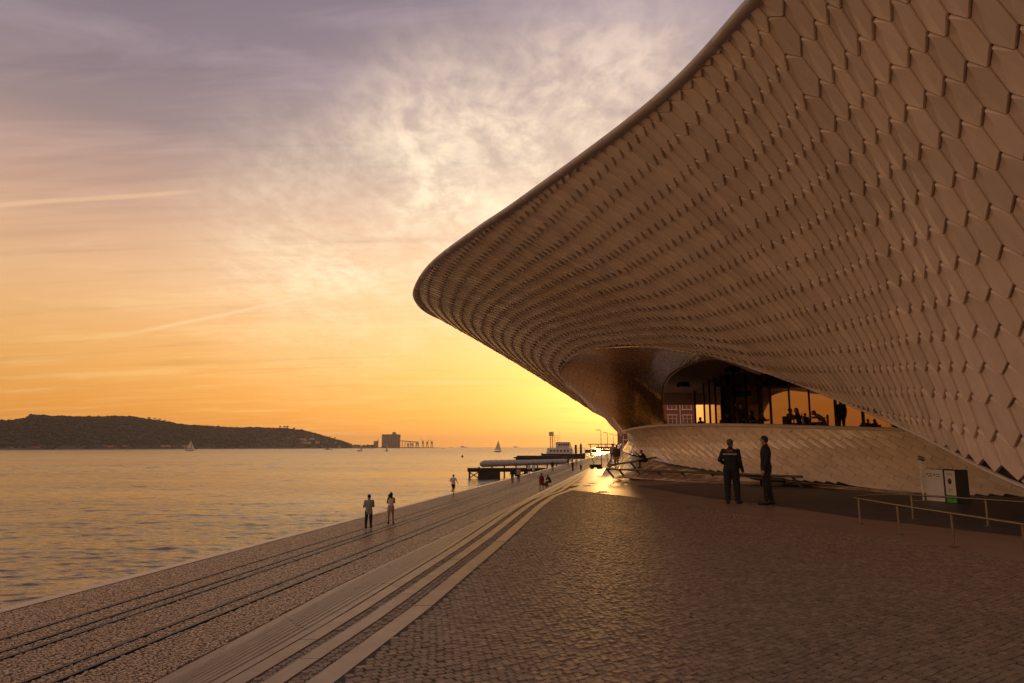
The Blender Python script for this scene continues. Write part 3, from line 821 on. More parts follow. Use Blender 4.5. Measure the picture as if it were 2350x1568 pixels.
# ceiling polygon: from just behind the shell to far inside
cpts = []
for a in np.linspace(4.3, 9.4, 18):
    bs = np.linspace(0, 5, 200); P_ = shell.ab(np.full(200, a), bs); 
    k = int(np.argmin(np.abs(P_[:, 2]-CZ))); q = P_[k]; cpts.append((q[0]+.35, q[1]+.12))
cpts += [(4.2, 41), (6, 47), (7.5, 62), (40, 62), (40, 12), (11, 12)]
vs = [(x, y, CZ) for x, y in cpts] + [(x, y, CZ+.2) for x, y in cpts]; n = len(cpts)
bmc = bmesh.new(); bv = [bmc.verts.new((x, y, CZ)) for x, y in cpts]; bmc.faces.new(bv); bmesh.ops.triangulate(bmc, faces=bmc.faces[:])
me = bpy.data.meshes.new('porch_ceiling'); bmc.to_mesh(me); bmc.free(); me.materials.append(M['ceiling']); link(bpy.data.objects.new('porch_ceiling', me), museum)
mb = MB(); mb.box((23, 62.0, CZ-.52), (31, .5, 1.02)); mb.build('lintel', M['ceiling'], museum)
GL = np.array([(18.6, 68), (15.4, 57.5), (14.5, 51), (14.2, 47.5), (14.6, 45), (16.6, 42.8), (19.8, 40.3), (24, 37), (30, 33), (36, 28)])
gs = Surf(np.stack([np.concatenate([GL, np.full((10, 1), TZ)], 1), np.concatenate([GL, np.full((10, 1), CZ)], 1)], 1))
ga = np.linspace(0, 9, 900); gpnt = gs.ab(ga, np.zeros(900)); gpx = 1175 + FPX*math.cos(PITCH)*0 + FPX*gpnt[:, 0]/(gpnt[:, 1]*math.cos(PITCH))
facade = empty('glass_front', (0, 0, 0)); facade.parent = museum
joints = [0.15]
for q, wdt in ((1597, .10), (1608, .12), (1620.6, .14), (1633.6, .12), (1647, .08), (1661, .12), (1677, .42), (1691, .12), (1719, .14), (1751, .30), (1774.6, .12), (1817.7, .09), (1864, .09), (1923.5, .16), (1986, .16), (2060, .14)):
    k = int(np.argmin(np.abs(gpx[:860] - q))) if q < 1600 else int(np.argmin(np.abs(gpx - q)))
    joints.append(ga[k])
    p = gpnt[k]; t = gpnt[min(k+3, 899)] - gpnt[max(k-3, 0)]; ang = math.atan2(t[1], t[0])
    mb = MB(); mb.box((p[0], p[1], (TZ+CZ)/2), (wdt, .16, CZ-TZ), rz=ang); mb.build('mullion', M['dark'], facade)
joints = sorted(joints + [8.95])
for a, b2 in zip(joints[:-1], joints[1:]):
    p, q = gs.ab(np.array([a, b2]), np.zeros(2)); d = (q-p); L = np.linalg.norm(d)
    if L < .05: continue
    ang = math.atan2(d[1], d[0]); c = (p+q)/2
    mb = MB(); mb.box((c[0], c[1], (TZ+CZ)/2), (L, .03, CZ-TZ-.04), rz=ang + rng.uniform(-.004, .004)); mb.build('window_pane', M['glass'], facade)
# dark transom over the entrance bay
k = int(np.argmin(np.abs(gpx - 1690))); k2 = int(np.argmin(np.abs(gpx - 1735)))
mb = MB(); mb.bar((gpnt[k][0]-.1, gpnt[k][1], 5.0), (gpnt[k2][0]-.1, gpnt[k2][1], 5.0), .16, .35); mb.build('transom', M['dark'], facade)
mb = MB()
for q, a in zip(gs.ab(np.linspace(0, 8.9, 60), np.zeros(60))[:-1], gs.ab(np.linspace(0, 8.9, 60), np.zeros(60))[1:]): mb.bar(tuple(q+np.array((0, 0, .10))), tuple(a+np.array((0, 0, .10))), .2, .2)
mb.build('sill_rail', M['dark'], facade)
# round ceiling fittings
for px, py in ((1568, 880), (1681, 845)):
    p = gp(px, py, CZ-.06)
    mb = MB(); mb.lathe([(.28, .05), (.42, .02), (.46, -.06), (.40, -.20), (.2, -.26), (.02, -.27)], (0, 0, 0), 18)
    for k in range(6): mb.blob((.38*math.cos(k*1.047), .38*math.sin(k*1.047), -.16), .15, .15, .12, 8, 5)
    o = mb.build('ceiling_speaker', M['dark'], museum, True, loc=p)
# ------------------------------------------------------------------ far shore, boats, pier, lamps
M['hill'] = mat('wooded_slope', (.045, .038, .024), .95, .35, .012)
M['crown'] = mat('far_foliage', (.040, .042, .022), .9, .3, .05, island=.35)
M['house'] = mat('pale_render', (.52, .44, .37), .85, .15, .08)
M['housewarm'] = mat('ochre_render', (.50, .28, .14), .85, .15, .08)
M['roof'] = mat('clay_roof', (.26, .10, .055), .9, .2, .1)
M['silo'] = mat('silo_concrete', (.24, .20, .17), .85, .15, .03)
M['sail'] = mat('sailcloth', (.70, .66, .60), .8, .05, .5)
M['shore'] = mat('shore_rubble', (.10, .085, .07), .9, .3, .05)

def D_left(px):      # distance of the far shore by bearing
    return float(np.interp(px, [-4000, -1500, 0, 400, 820], [1500, 1450, 1750, 2150, 2900]))
RX = [-4000, -3000, -2200, -1500, -900, -400, 0, 24, 56, 63, 105, 187, 233, 292, 333, 373, 414, 491, 550, 585, 605, 652, 690, 714, 746, 770, 790, 803, 825, 855, 880]
RY = [968, 950, 975, 940, 972, 955, 966, 964, 959, 951, 955, 956, 956, 955, 961, 966, 974, 978, 981, 980, 981, 982, 986, 991, 1001, 1008, 1013, 1018, 1022.5, 1024.5, 1026]
def bearing(px, D, z):
    r = ray(px, 784); k = D/math.hypot(r[0], r[1]); return np.array([r[0]*k, r[1]*k, z])
def height_for(py, D): return 1.6 + (1026.3 - py)*D/FPX*math.cos(PITCH)**2
cols = []
for az in np.concatenate([np.linspace(-125, -40, 60), np.linspace(-39.5, -11.2, 220)]):
    px = 1175 + FPX*math.tan(math.radians(az))/math.cos(PITCH) if az > -70 else -1500 - (-70-az)*40
    cols.append((math.radians(az), px))
NL = 12; vv = []; hv = {}
for i, (az, px) in enumerate(cols):
    D0 = D_left(px); zr = height_for(np.interp(px, RX, RY) + 3.0, (D0+420)*math.cos(az) if az > -1.1 else (D0+420)*.6)
    zr = max(zr, 2.0)*(1.0 if az > -1.1 else 1.15)
    row = []
    for j in range(NL):
        t = j/(NL-1)*1.45
        D = D0 + 420*t
        prof = (.06 + .94*sm(t)) if t < 1 else (1 - .45*(t-1))
        z = WZ + .5 + (zr - WZ)*float(prof)*(1 if t > 0 else 0) + (rng.uniform(-1.4, 1.4) if 0 < t < 1 else 0)
        row.append((math.sin(az)*D, math.cos(az)*D, z)); vv.append(row[-1])
ff = []
for i in range(len(cols)-1):
    for j in range(NL-1): ff.append([i*NL+j, (i+1)*NL+j, (i+1)*NL+j+1, i*NL+j+1])
hills = mesh_np('hills', vv, ff, M['hill'], None, True); tag(hills, kind='structure')
HV = np.array(vv).reshape(len(cols), NL, 3)
def on_hill(px, t):
    az = math.atan((px-1175)*math.cos(PITCH)/FPX); k = np.interp(az, [c[0] for c in cols], np.arange(len(cols)))
    i = int(min(k, len(cols)-2)); f = k-i; jj = t/1.45*(NL-1); j = int(min(jj, NL-2)); g = jj-j
    return (HV[i, j]*(1-f)*(1-g) + HV[i+1, j]*f*(1-g) + HV[i, j+1]*(1-f)*g + HV[i+1, j+1]*f*g)
# woodland mass
vs = []; nb = 0
ico = bmesh.new(); bmesh.ops.create_icosphere(ico, subdivisions=1, radius=1.0); ICV = np.array([v.co[:] for v in ico.verts]); ICF = np.array([[v.index for v in f.verts] for f in ico.faces]); ico.free()
blobs = []
for _ in range(5200):
    px = R.uniform(-60, 806); t = R.random()**.75*1.06
    if t < .12 and R.random() < .7: continue
    if 590 < px < 770 and .12 < t < .55 and R.random() < .45: continue
    p = on_hill(px, t); r = R.uniform(2.2, 5.2)
    blobs.append((p[0], p[1], p[2]+r*.3, r*R.uniform(.9, 1.5), r*R.uniform(.55, .95)))
for px in np.arange(-40, 800, 1.1):
    if R.random() < .82:
        p = on_hill(px, .98 + R.uniform(-.06, .05)); r = R.uniform(2.0, 4.6)
        blobs.append((p[0], p[1], p[2]+r*.5, r*R.uniform(1, 1.7), r*R.uniform(.7, 1.2)))
B = np.array(blobs); jit = rng.uniform(.75, 1.2, (len(B), len(ICV), 1))
W_ = ICV[None]*jit*np.stack([B[:, 3], B[:, 3], B[:, 4]], 1)[:, None] + B[:, None, :3]
tag(mesh_np('woods', W_.reshape(-1, 3), (ICF[None] + (np.arange(len(B))*len(ICV))[:, None, None]).reshape(-1, 3), M['crown']), kind='stuff')
# umbrella pines that stand clear on the ridge
PINES = [(337, 'flat'), (350, 'flat'), (362, 'flat'), (374, 'flat'), (640, 'tall'), (651, 'tall'), (657, 'tall'), (673, 'round'), (690, 'round'), (755, 'round'), (768, 'round')]
for i, (px, kind) in enumerate(PINES):
    p = on_hill(px, 1.0); h = {'flat': 11, 'tall': 15, 'round': 11}[kind]*R.uniform(.85, 1.1)
    where = {'flat': 'on the crest of the left ridge', 'tall': 'clear of the wood on the falling ridge', 'round': 'above the white hillside houses'}[kind]
    t = empty('pine_tree', p - np.array((0, 0, 1.5)), label='umbrella pine ' + where.replace('standing ','') + ', ' + ('first from the left', 'second from the left', 'third from the left', 'last on the right')[[0, 1, 2, 3, 0, 1, 2, 0, 1, 2, 3][i]], cat='tree', group='pines standing ' + where)
    mb = MB(); mb.tube([(0, 0, 0), (.3, 0, h*.6), (.2, 0, h*.9)], [.5, .4, .25], 6); mb.build('trunk', M['timber'], t)
    mb = MB()
    for k in range(7):
        a = R.uniform(0, 6.28); d = R.uniform(0, h*.30)
        mb.blob((d*math.cos(a), d*math.sin(a), h*R.uniform(.82, 1.0)), h*.22, h*.22, h*(.09 if kind == 'flat' else .16), 7, 5, .2, R)
    mb.build('crown', M['crown'], t)
# houses along the far shore and on the slope
HS = [(268, 1022, 22, 9, 'housewarm', 'long low ochre waterfront shed with a taller end at the foot of the hill'), (306, 1021, 9, 10, 'housewarm', 'small square ochre block beside the long waterfront shed'),
      (398, 1020, 20, 10, 'house', 'pale waterfront building with a stepped roof below the wooded hill'), (412, 1023, 9, 7, 'housewarm', 'small ochre annexe against the stepped waterfront building'),
      (440, 1022, 26, 10, 'house', 'wide pale flat roofed warehouse on the far shore'), (10, 1021, 18, 9, 'house', 'low pale house at the far left of the shore'),
      (45, 1023, 20, 6, 'house', 'long pale quay shed at the left end of the far shore'), (95, 1024, 34, 6, 'housewarm', 'long low brown shed on the far waterfront'),
      (356, 1011, 12, 14, 'house', 'tall pale house in the trees above the waterfront'), (372, 1008, 8, 10, 'house', 'narrow pale house on the slope above the stepped building'),
      (260, 1000, 14, 5, 'house', 'pale house half hidden in the woods of the slope'), (195, 986, 22, 6, 'house', 'row of faded pinkish houses high on the slope'),
      (150, 994, 24, 4, 'house', 'thin pale terrace wall across the left slope'), (403, 981, 10, 4, 'house', 'small pale house just under the ridge'),
      (683, 1002, 8, 8, 'house', 'tall white house uppermost in the white village'), (655, 1009, 12, 6, 'house', 'white house at the left end of the hillside village'),
      (672, 1006, 8, 5, 'house', 'small white house beside the tallest village house'), (705, 1008, 18, 7, 'house', 'broad white house on the upper terrace of the village'),
      (726, 1006, 12, 6, 'house', 'white house at the right end of the upper terrace'), (712, 1016, 26, 7, 'house', 'long white terrace of houses low in the village'),
      (738, 1015, 12, 6, 'house', 'white house at the lower right of the village'), (788, 1021, 8, 8, 'house', 'lone grey block at the tip of the wooded hill')]
for px, py, wpx, hpx, mt, lab in HS:
    D0 = D_left(px); D = D0 + (10 if py > 1019 else 420*(.12 + .75*(1022-py)/40.0))
    zb = height_for(py + hpx*.5, D*.9)
    c = bearing(px, D, 0); w = wpx*D/FPX*.85; h = hpx*D/FPX*.7
    z0 = WZ if py > 1019 else zb
    az = math.atan2(c[0], c[1])
    t = empty('house', (c[0], c[1], z0), -az, label=lab, cat='building')
    mb = MB(); mb.box((0, 8, h/2), (w, 12, h)); mb.build('wall', M[mt], t)
    mb = MB(); vs = [(-w/2-.5, 1.4, h), (w/2+.5, 1.4, h), (w/2+.5, 14.6, h), (-w/2-.5, 14.6, h), (-w/2-.5, 8, h+2.4), (w/2+.5, 8, h+2.4)]
    mb.add(vs, [[0, 1, 5, 4], [2, 3, 4, 5], [0, 4, 3], [1, 2, 5], [3, 2, 1, 0]]); mb.build('roof', M['roof'], t)
    n = max(2, int(w/7)); mb = MB()
    for k in range(n): mb.box((-w/2 + (k+.5)*w/n, 1.92, h*.55), (1.6, .2, h*.3))
    mb.build('window', M['window'], t)
# shore strip and the spit with the grain terminal
mb = MB()
a_, b_ = [], []
for az, px in cols:
    D0 = D_left(px); a_.append((math.sin(az)*(D0-14), math.cos(az)*(D0-14), WZ+.2)); b_.append((math.sin(az)*(D0+25), math.cos(az)*(D0+25), WZ+3))
vs = a_+b_; n = len(a_); tag(mesh_np('shore', vs, [[i, i+1, n+i+1, n+i] for i in range(n-1)], M['shore']), kind='structure')
SD = 4000.0
def sp(px, z=WZ): q = bearing(px, SD, z); return q
spx = [800, 850, 900, 950, 990, 1012]
sh = [4, 3.5, 4.5, 4, 3.5, 1]
vs = []
for px, h in zip(spx, sh): vs += [tuple(bearing(px, SD-45, WZ+.1)), tuple(bearing(px, SD-25, WZ+h)), tuple(bearing(px, SD+150, WZ+h))]
tag(mesh_np('spit', vs, [[3*i+j, 3*i+3+j, 3*i+4+j, 3*i+1+j] for i in range(5) for j in range(2)], M['shore']), kind='structure')
m_ = SD/FPX                         # metres per survey pixel out there
for ci, px in enumerate((812, 822, 832, 844, 852, 860)): 
    q = sp(px, WZ+3); mb = MB(); 
    for k in range(3): mb.blob((R.uniform(-9, 9), R.uniform(0, 8), R.uniform(5, 9)), 10, 8, R.uniform(5, 9), 7, 5, .2, R)
    t = empty('tree_clump', q, label='low dark tree clump on the spit, ' + ('nearest the wooded hill', 'second from the wooded hill', 'third from the wooded hill', 'third from the elevator tower', 'second from the elevator tower', 'touching the elevator tower')[ci], cat='tree', group='tree clumps on the spit'); mb.build('crown', M['crown'], t)
az = math.atan2(sp(903)[0], sp(903)[1])
silo = empty('grain_silo', sp(903.5, WZ+3), -az, label='huge square grain silo block with a small head house on its roof', cat='silo')
w = 41*m_; h = 28.5*m_; mb = MB()
for k in range(8): mb.lathe([(w/16*1.02, 0), (w/16*1.02, h)], (-w/2+(k+.5)*w/8, 8, 0), 14)
mb.box((0, 30, h/2), (w*.985, 40, h-.6)); mb.build('silo_cells', M['silo'], silo)
mb = MB(); mb.box((6.5*m_, 24, h+2.3*m_), (9*m_, 20, 4.6*m_)); mb.box((6.5*m_, 24, h+5.3*m_), (5*m_, 12, 1.5*m_)); mb.build('head_house', M['silo'], silo)
mb = MB(); mb.box((0, 20, h+.8), (w*1.01, 34, 1.6)); mb.build('parapet', M['silo'], silo)
an = empty('silo_annex', sp(870, WZ+3), -az, label='smaller square elevator tower left of the big grain silo', cat='silo')
mb = MB(); mb.box((0, 12, 7.2*m_), (10*m_, 22, 14.4*m_)); mb.build('tower_body', M['silo'], an)
mb = MB(); mb.box((4*m_, 12, 16*m_), (2*m_, 8, 4*m_)); mb.build('stair_head', M['silo'], an)
cv = empty('conveyor_bridge', sp(930, WZ+3), -az, label='long conveyor gantry running from the silo to the cranes', cat='conveyor')
mb = MB(); mb.bar((-6*m_, 0, 15*m_), (34*m_, 0, 12*m_), 5, 4.5); mb.build('gallery', M['silo'], cv)
mb = MB(); mb.bar((-42*m_, 4, 17*m_), (-28*m_, 4, 17*m_), 4, 4); mb.build('link_gallery', M['silo'], cv)
for k in range(7): 
    x = (-2+k*6)*m_; mb = MB(); mb.bar((x, 0, 0), (x+1.2*m_, 0, 14.6*m_-k*.45*m_), 2, 2); mb.bar((x+2.4*m_, 0, 0), (x+1.2*m_, 0, 14.6*m_-k*.45*m_), 2, 2); mb.build('trestle', M['silo'], cv)
for i, px in enumerate((942, 950, 962, 975, 985, 995)):
    c = empty('ship_unloader', sp(px, WZ+3), -az, label='grain crane with slanting boom, ' + ('nearest the silo', 'second from the silo', 'third from the silo', 'tallest of the row', 'second from the jetty end', 'at the very end of the jetty')[i], cat='crane', group='cranes of the grain terminal')
    hh = (10.5, 11.5, 14, 18, 17, 17)[i]*m_
    mb = MB()
    for sx in (-2.2, 2.2): mb.bar((sx*m_, 0, 0), (sx*.4*m_, 0, hh*.72), 3, 3)
    mb.bar((-2*m_, 0, hh*.3), (2*m_, 0, hh*.3), 2.5, 2.5); mb.build('portal', M['silo'], c)
    mb = MB(); mb.box((0, 0, hh*.62), (4.4*m_, 8, hh*.26)); mb.build('cab', M['silo'], c)
    mb = MB(); mb.bar((0, 0, hh*.6), ((-3.8 if i % 2 else 3.6)*m_, 0, hh), 2.6, 2.6); mb.bar((0, 0, hh*.8), ((2.6 if i % 2 else -2.6)*m_, 0, hh*.93), 2.2, 2.2); mb.build('boom', M['silo'], c)

# boats
def sailboat(px, py_base, py_top, len_px, label, hullm, sail, lean=0.0, head=-.3):
    D = (1.6 - WZ)*FPX/max(py_base-1026.3, .5); p = at(px, py_base, D); p[2] = WZ
    b = empty('sailing_boat', p, head, label=label, cat='sailing boat'); L = len_px*D/FPX; H = (py_base-py_top)*D/FPX
    prof = [(-.5, .10), (-.25, .15), (.1, .16), (.35, .09), (.5, .005)]; vs = []; fs = []
    for x, w in prof: vs += [(x*L, -w*L, L*.10), (x*L*.92, -w*L*.6, -.2), (x*L*.92, w*L*.6, -.2), (x*L, w*L, L*.10)]
    for i in range(4):
        for j in range(3): fs.append([4*i+j, 4*i+4+j, 4*i+5+j, 4*i+1+j])
        fs.append([4*i, 4*i+3, 4*i+7, 4*i+4])
    fs += [[0, 1, 2, 3], [19, 18, 17, 16]]
    mesh_np('hull', vs, fs, hullm, b)
    mb = MB(); mb.box((-.05*L, 0, L*.13), (L*.34, L*.14, L*.08), taper=.8); mb.build('cabin', M['white'], b)
    mb = MB(); mb.tube([(.08*L, 0, L*.1), (.08*L+lean*H, 0, H)], [.10, .05], 6); mb.build('mast', M['dark'], b)
    mb = MB(); mb.tube([(.08*L, 0, L*.22), (-.36*L, 0, L*.21)], .08, 6); mb.build('boom', M['dark'], b)
    mp = lambda t: (.07*L + lean*H*t, 0, L*.24 + (H*.97 - L*.24)*t)
    if sail in ('main', 'both'):
        pts = []; fs = []; N = 6
        for i in range(N+1):
            t = i/N; a = mp(t); w = .42*L*(1-t)**.9
            for k in range(4): pts.append((a[0]-w*k/3, .05*L*math.sin(math.pi*k/3)*(1-t), a[2]))
        for i in range(N):
            for k in range(3): fs.append([4*i+k, 4*i+k+1, 4*i+5+k, 4*i+4+k])
        mesh_np('mainsail', pts, fs, M['sail'], b, True)
    if sail in ('both', 'jib'):
        a = mp(.86); vs = [(a[0]+.03, 0, a[2]), (.48*L, 0, L*.13), (.12*L, .06*L, L*.2), (.25*L, .05*L, a[2]*.45)]
        mesh_np('jib', vs, [[0, 1, 3], [0, 3, 2], [3, 1, 2]], M['sail'], b, True)
    return b
sailboat(436, 1035.3, 1010, 26, 'white sailing boat under full pale sails off the wooded shore', M['white'], 'both', -.02)
sailboat(424, 1031.2, 1022, 6, 'tiny distant sailing boat just left of the large white one', M['white'], 'main')
sailboat(825.5, 1036, 1016, 15, 'dark hulled sailing boat between the wooded hill and the grain silo', M['hulldark'], 'jib', .03)
sailboat(888, 1036, 1013, 15, 'sailing boat with a dark hull and one grey sail in front of the silo', M['hulldark'], 'main', .02, 1.2)
sailboat(1142, 1037.2, 1010, 18, 'sailing boat with dark hull and tall narrow sail on open water', M['hulldark'], 'both', .04, .25)
def launch(px, py, len_px, label, name='motor_boat', cat='boat'):
    D = (1.6 - WZ)*FPX/max(py-1026.3, .35); p = at(px, py, D); p[2] = WZ; L = len_px*D/FPX
    b = empty(name, p, 0.0, label=label, cat=cat)
    vs = []; fs = []
    for x, w in ((-.5, .09), (-.1, .10), (.3, .08), (.5, .01)): vs += [(x*L, -w*L, L*.07), (x*L*.94, -w*L*.5, -.2), (x*L*.94, w*L*.5, -.2), (x*L, w*L, L*.07)]
    for i in range(3):
        for j in range(3): fs.append([4*i+j, 4*i+4+j, 4*i+5+j, 4*i+1+j])
        fs.append([4*i, 4*i+3, 4*i+7, 4*i+4])
    fs += [[0, 1, 2, 3], [15, 14, 13, 12]]
    mesh_np('hull', vs, fs, M['hulldark'], b)
    mb = MB(); mb.box((-.12*L, 0, L*.10), (L*.3, L*.12, L*.07)); mb.box((-.16*L, 0, L*.15), (L*.12, L*.09, L*.05)); mb.build('deckhouse', M['hulldark'], b)
    mb = MB(); mb.tube([(-.1*L, 0, L*.1), (-.1*L, 0, L*.3)], L*.006, 5); mb.build('mast', M['hulldark'], b)
launch(754, 1032.4, 18, 'long low dark barge off the end of the wooded hill')
launch(1017, 1030.5, 6, 'small dark launch off the tip of the spit')
launch(1034, 1027.6, 6, 'faint small ship on the horizon right of the spit', 'ship', 'ship')
launch(1064, 1027.3, 18, 'faint long ship with a central mast on the horizon', 'ship', 'ship')
launch(1184, 1027.0, 14, 'faint grey ship on the horizon left of the moored vessel', 'ship', 'ship')
p = gp(1061, 1049.5, WZ); by = empty('buoy', p, label='small round dark buoy floating alone on the open water', cat='buoy')
mb = MB(); mb.blob((0, 0, .45), .62, .62, .75, 10, 7); mb.build('float', M['hulldark'], by, True)
mb = MB(); mb.tube([(0, 0, 1.0), (0, 0, 1.6)], .06, 6); mb.build('top_mark', M['hulldark'], by)

# timber pier with the long pale tube lying on it
pier = empty('pier', (-1, 137, WZ), .05, label='dark timber pier on piles below the long pale tube', cat='pier')
mb = MB(); mb.box((0, 0, 1.85), (15.5, 4.2, .28)); mb.box((-.5, 0, 1.5), (14.5, 3.8, .4)); mb.build('deck', M['timber'], pier)
for x in (-7.4, -5.6, -3.9, -2.4, 1.8, 3.6, 5.4, 7.0):
    for y in (-1.8, 1.8):
        mb = MB(); mb.tube([(x, y, -1.2), (x+.05, y, 1.7)], .17, 7); mb.build('pile', M['timber'], pier)
for x0, x1 in ((-7.4, -5.6), (1.8, 3.6), (3.6, 5.4), (5.4, 7.0)):
    mb = MB(); mb.bar((x0, -1.85, 1.3), (x1, -1.85, .1), .14, .18); mb.bar((x0, -1.85, .1), (x1, -1.85, 1.3), .14, .18); mb.build('brace', M['timber'], pier)
for y in (-1.9, 1.9): MB().box((-3.5, y, .75), (4.2, .3, 1.5)).build('fender_panel', M['timber'], pier)
A_ = np.array((-6.2, 136.5, WZ+2.75)); Bq = np.array((13.4, 170, WZ+2.6)); dd = (Bq-A_)
tube = empty('walkway_tube', A_, 0, label='long pale blue grey tube lying from the pier towards the quay', cat='tube')
pts = [tuple(dd*t) for t in (0, .006, .015, .03, .3, .6, .97, 1.0)]; rad = [.15, .38, .52, .60, .60, .60, .60, .5]
mb = MB(); mb.tube(pts, rad, 16); mb.build('tube_shell', M['pipe'], tube, True)
for t in np.linspace(.03, .97, 16):
    q = dd*t; mb = MB(); mb.tube([tuple(q - dd*.0012), tuple(q + dd*.0012)], .64, 16); mb.build('joint_ring', M['pipe'], tube)
mb = MB(); mb.tube([tuple(dd*t + np.array((0, 0, .68))) for t in (.03, .5, .97)], .05, 6); mb.build('top_pipe', M['dark'], tube)
for t in np.linspace(.0, 1, 9):
    q = dd*t; mb = MB(); mb.tube([(q[0]-.3, q[1], -4.3), (q[0]-.3, q[1], -.5)], .16, 6); mb.build('support_pile', M['timber'], tube)
# second landing stage
p2 = empty('landing_stage', (11, 259, WZ), .06, label='long low dark landing stage between the tube and the moored ship', cat='pier')
mb = MB(); mb.box((0, 0, 2.1), (20.5, 6, .5)); mb.box((0, -2.6, 1.2), (19.5, .4, 1.7)); mb.build('deck', M['timber'], p2)
mb = MB(); mb.box((-1, 0, 2.6), (17, 4.5, .6), taper=.93); mb.build('deck_cover', M['timber'], p2)
for x in (-9.6, -6, -2, 2, 6, 9.6):
    mb = MB(); mb.tube([(x, -2.9, -1), (x, -2.9, 2.4)], .22, 7); mb.build('pile', M['timber'], p2)
# moored vessel
sh_ = empty('moored_ship', (27, 364, WZ), .1, label='moored ship with dark hull, white deckhouse and lattice mast', cat='ship')
vs = []; fs = []
for x, w, zt in ((-11.6, 2.2, 2.9), (-10.6, 3.0, 2.6), (0, 3.3, 2.5), (9, 3.0, 2.6), (11.8, .4, 3.0)): vs += [(x, -w, zt), (x*.97, -w*.8, -.5), (x*.97, w*.8, -.5), (x, w, zt)]
for i in range(4):
    for j in range(3): fs.append([4*i+j, 4*i+4+j, 4*i+5+j, 4*i+1+j])
    fs.append([4*i, 4*i+3, 4*i+7, 4*i+4])
fs += [[0, 1, 2, 3], [19, 18, 17, 16]]
mesh_np('hull', vs, fs, M['hulldark'], sh_)
mb = MB(); mb.box((-2.3, 0, 4.0), (12.8, 5, 3.0), taper=.94); mb.build('deckhouse', M['hullwhite'], sh_)
mb = MB(); mb.box((-.3, 0, 6.9), (6.4, 4.4, 2.8), taper=1.06); mb.build('bridge', M['hullwhite'], sh_)
mb = MB(); mb.box((-.2, 0, 8.45), (7.0, 4.9, .25)); mb.build('bridge_roof', M['hulldark'], sh_)
for x in (-2.4, -1.2, 0, 1.2, 2.4):
    mb = MB(); mb.box((x, -2.33, 7.3), (.8, .1, .8)); mb.build('window', M['window'], sh_)
for x in (-7, -5.2, -3.4, -1.6, .2, 2.0):
    mb = MB(); mb.box((x, -2.5, 4.1), (.9, .12, .9)); mb.build('window', M['window'], sh_)
mb = MB()
for sx in (-6.9, -5.6):
    for sy in (-.8, .8): mb.bar((sx, sy, 5.4), (sx, sy, 12.2), .16, .16)
for z in np.arange(6, 12.3, 1.0):
    mb.bar((-6.9, -.8, z), (-5.6, -.8, z), .1, .1); mb.bar((-6.9, .8, z), (-5.6, .8, z), .1, .1); mb.bar((-6.9, -.8, z), (-5.6, -.8, z+.9), .08, .08)
mb.build('lattice_mast', M['dark'], sh_)
mb = MB(); mb.box((-6.3, 0, 12.9), (2.3, 1.8, 2.2)); mb.build('mast_top', M['hullwhite'], sh_)
mb = MB()
for x in (-4.9, -3.0):
    mb.bar((x, -1.2, 5.5), (x, -1.2, 12.2), .12, .12)
for z in np.arange(5.8, 12.3, .9): mb.bar((-4.9, -1.2, z), (-3.0, -1.2, z), .1, .1)
mb.build('ladder_frame', M['dark'], sh_)
mb = MB(); mb.tube([(-1.8, 0, 8.5), (-1.8, 0, 14.0)], .06, 5); mb.build('aerial', M['dark'], sh_)
mb = MB(); mb.bar((3.3, -1.5, 8.3), (5.2, -1.5, 2.7), .3, .3); mb.bar((3.3, 1.5, 8.3), (5.2, 1.5, 2.7), .3, .3); mb.build('stair', M['hullwhite'], sh_)
for i, (zx, zt) in enumerate(((1745, 545), (1810, 487), (1880, 480))):
    px = (1300+zx/4.7)/1.2753; py = (1200+zt/4.7)/1.2753; Dq = 380
    top = at(px, py, Dq); o = empty('mooring_pile', (top[0], top[1], WZ), label=('short mooring pile just right of the moored ship', 'thick mooring pile in the middle of three', 'tall mooring pile with a bird on its top')[i], cat='pile')
    mb = MB(); mb.lathe([(.62, -1), (.60, top[2]-WZ), (.45, top[2]-WZ+.25), (.05, top[2]-WZ+.4)], (0, 0, 0), 12); mb.build('shaft', M['dark'], o)
    mb = MB(); mb.lathe([(.68, 3.0), (.68, 3.6)], (0, 0, 0), 12); mb.build('collar', M['hulldark'], o)
    if i == 2: mb = MB(); mb.blob((0, 0, top[2]-WZ+.7), .35, .2, .25, 8, 5); mb.blob((.3, 0, top[2]-WZ+1.0), .14, .12, .14, 6, 5); tag(mb.build('gull', M['hulldark'], None, loc=(top[0], top[1], WZ)), 'small bird perched on the tallest mooring pile', 'bird')
# cabins standing on the far quay edge
for zx0, zx1, zy0, zy1, D, lab in ((1930, 2000, 563, 600, 470, 'left one of two low grey cabins on the far quay'), (2018, 2086, 549, 604, 520, 'taller grey cabin with a flat roof on the far quay'), (2150, 2262, 550, 602, 600, 'widest grey cabin of the far quay beside the lamp posts')):
    x0 = (1300+zx0/4.7)/1.2753; x1 = (1300+zx1/4.7)/1.2753; y0 = (1200+zy0/4.7)/1.2753; y1 = (1200+zy1/4.7)/1.2753
    a = at(x0, y1, D); bq = at(x1, y0, D); w = bq[0]-a[0]; h = max(bq[2]-QZ, 2)
    o = empty('quay_cabin', ((a[0]+bq[0])/2, D, QZ), label=lab, cat='cabin')
    mb = MB(); mb.box((0, 2, h/2), (w, 4, h)); mb.build('wall', M['silo'], o)
    mb = MB(); mb.box((0, 2, h+.12), (w+.8, 4.8, .24)); mb.build('roof', M['hulldark'], o)
    mb = MB(); mb.box((-w*.2, -.02, h*.45), (w*.2, .1, h*.7)); mb.build('door', M['hulldark'], o)
    mb = MB(); mb.box((w*.2, -.02, h*.6), (w*.3, .1, h*.3)); mb.build('window', M['window'], o)
    tube_ = MB()
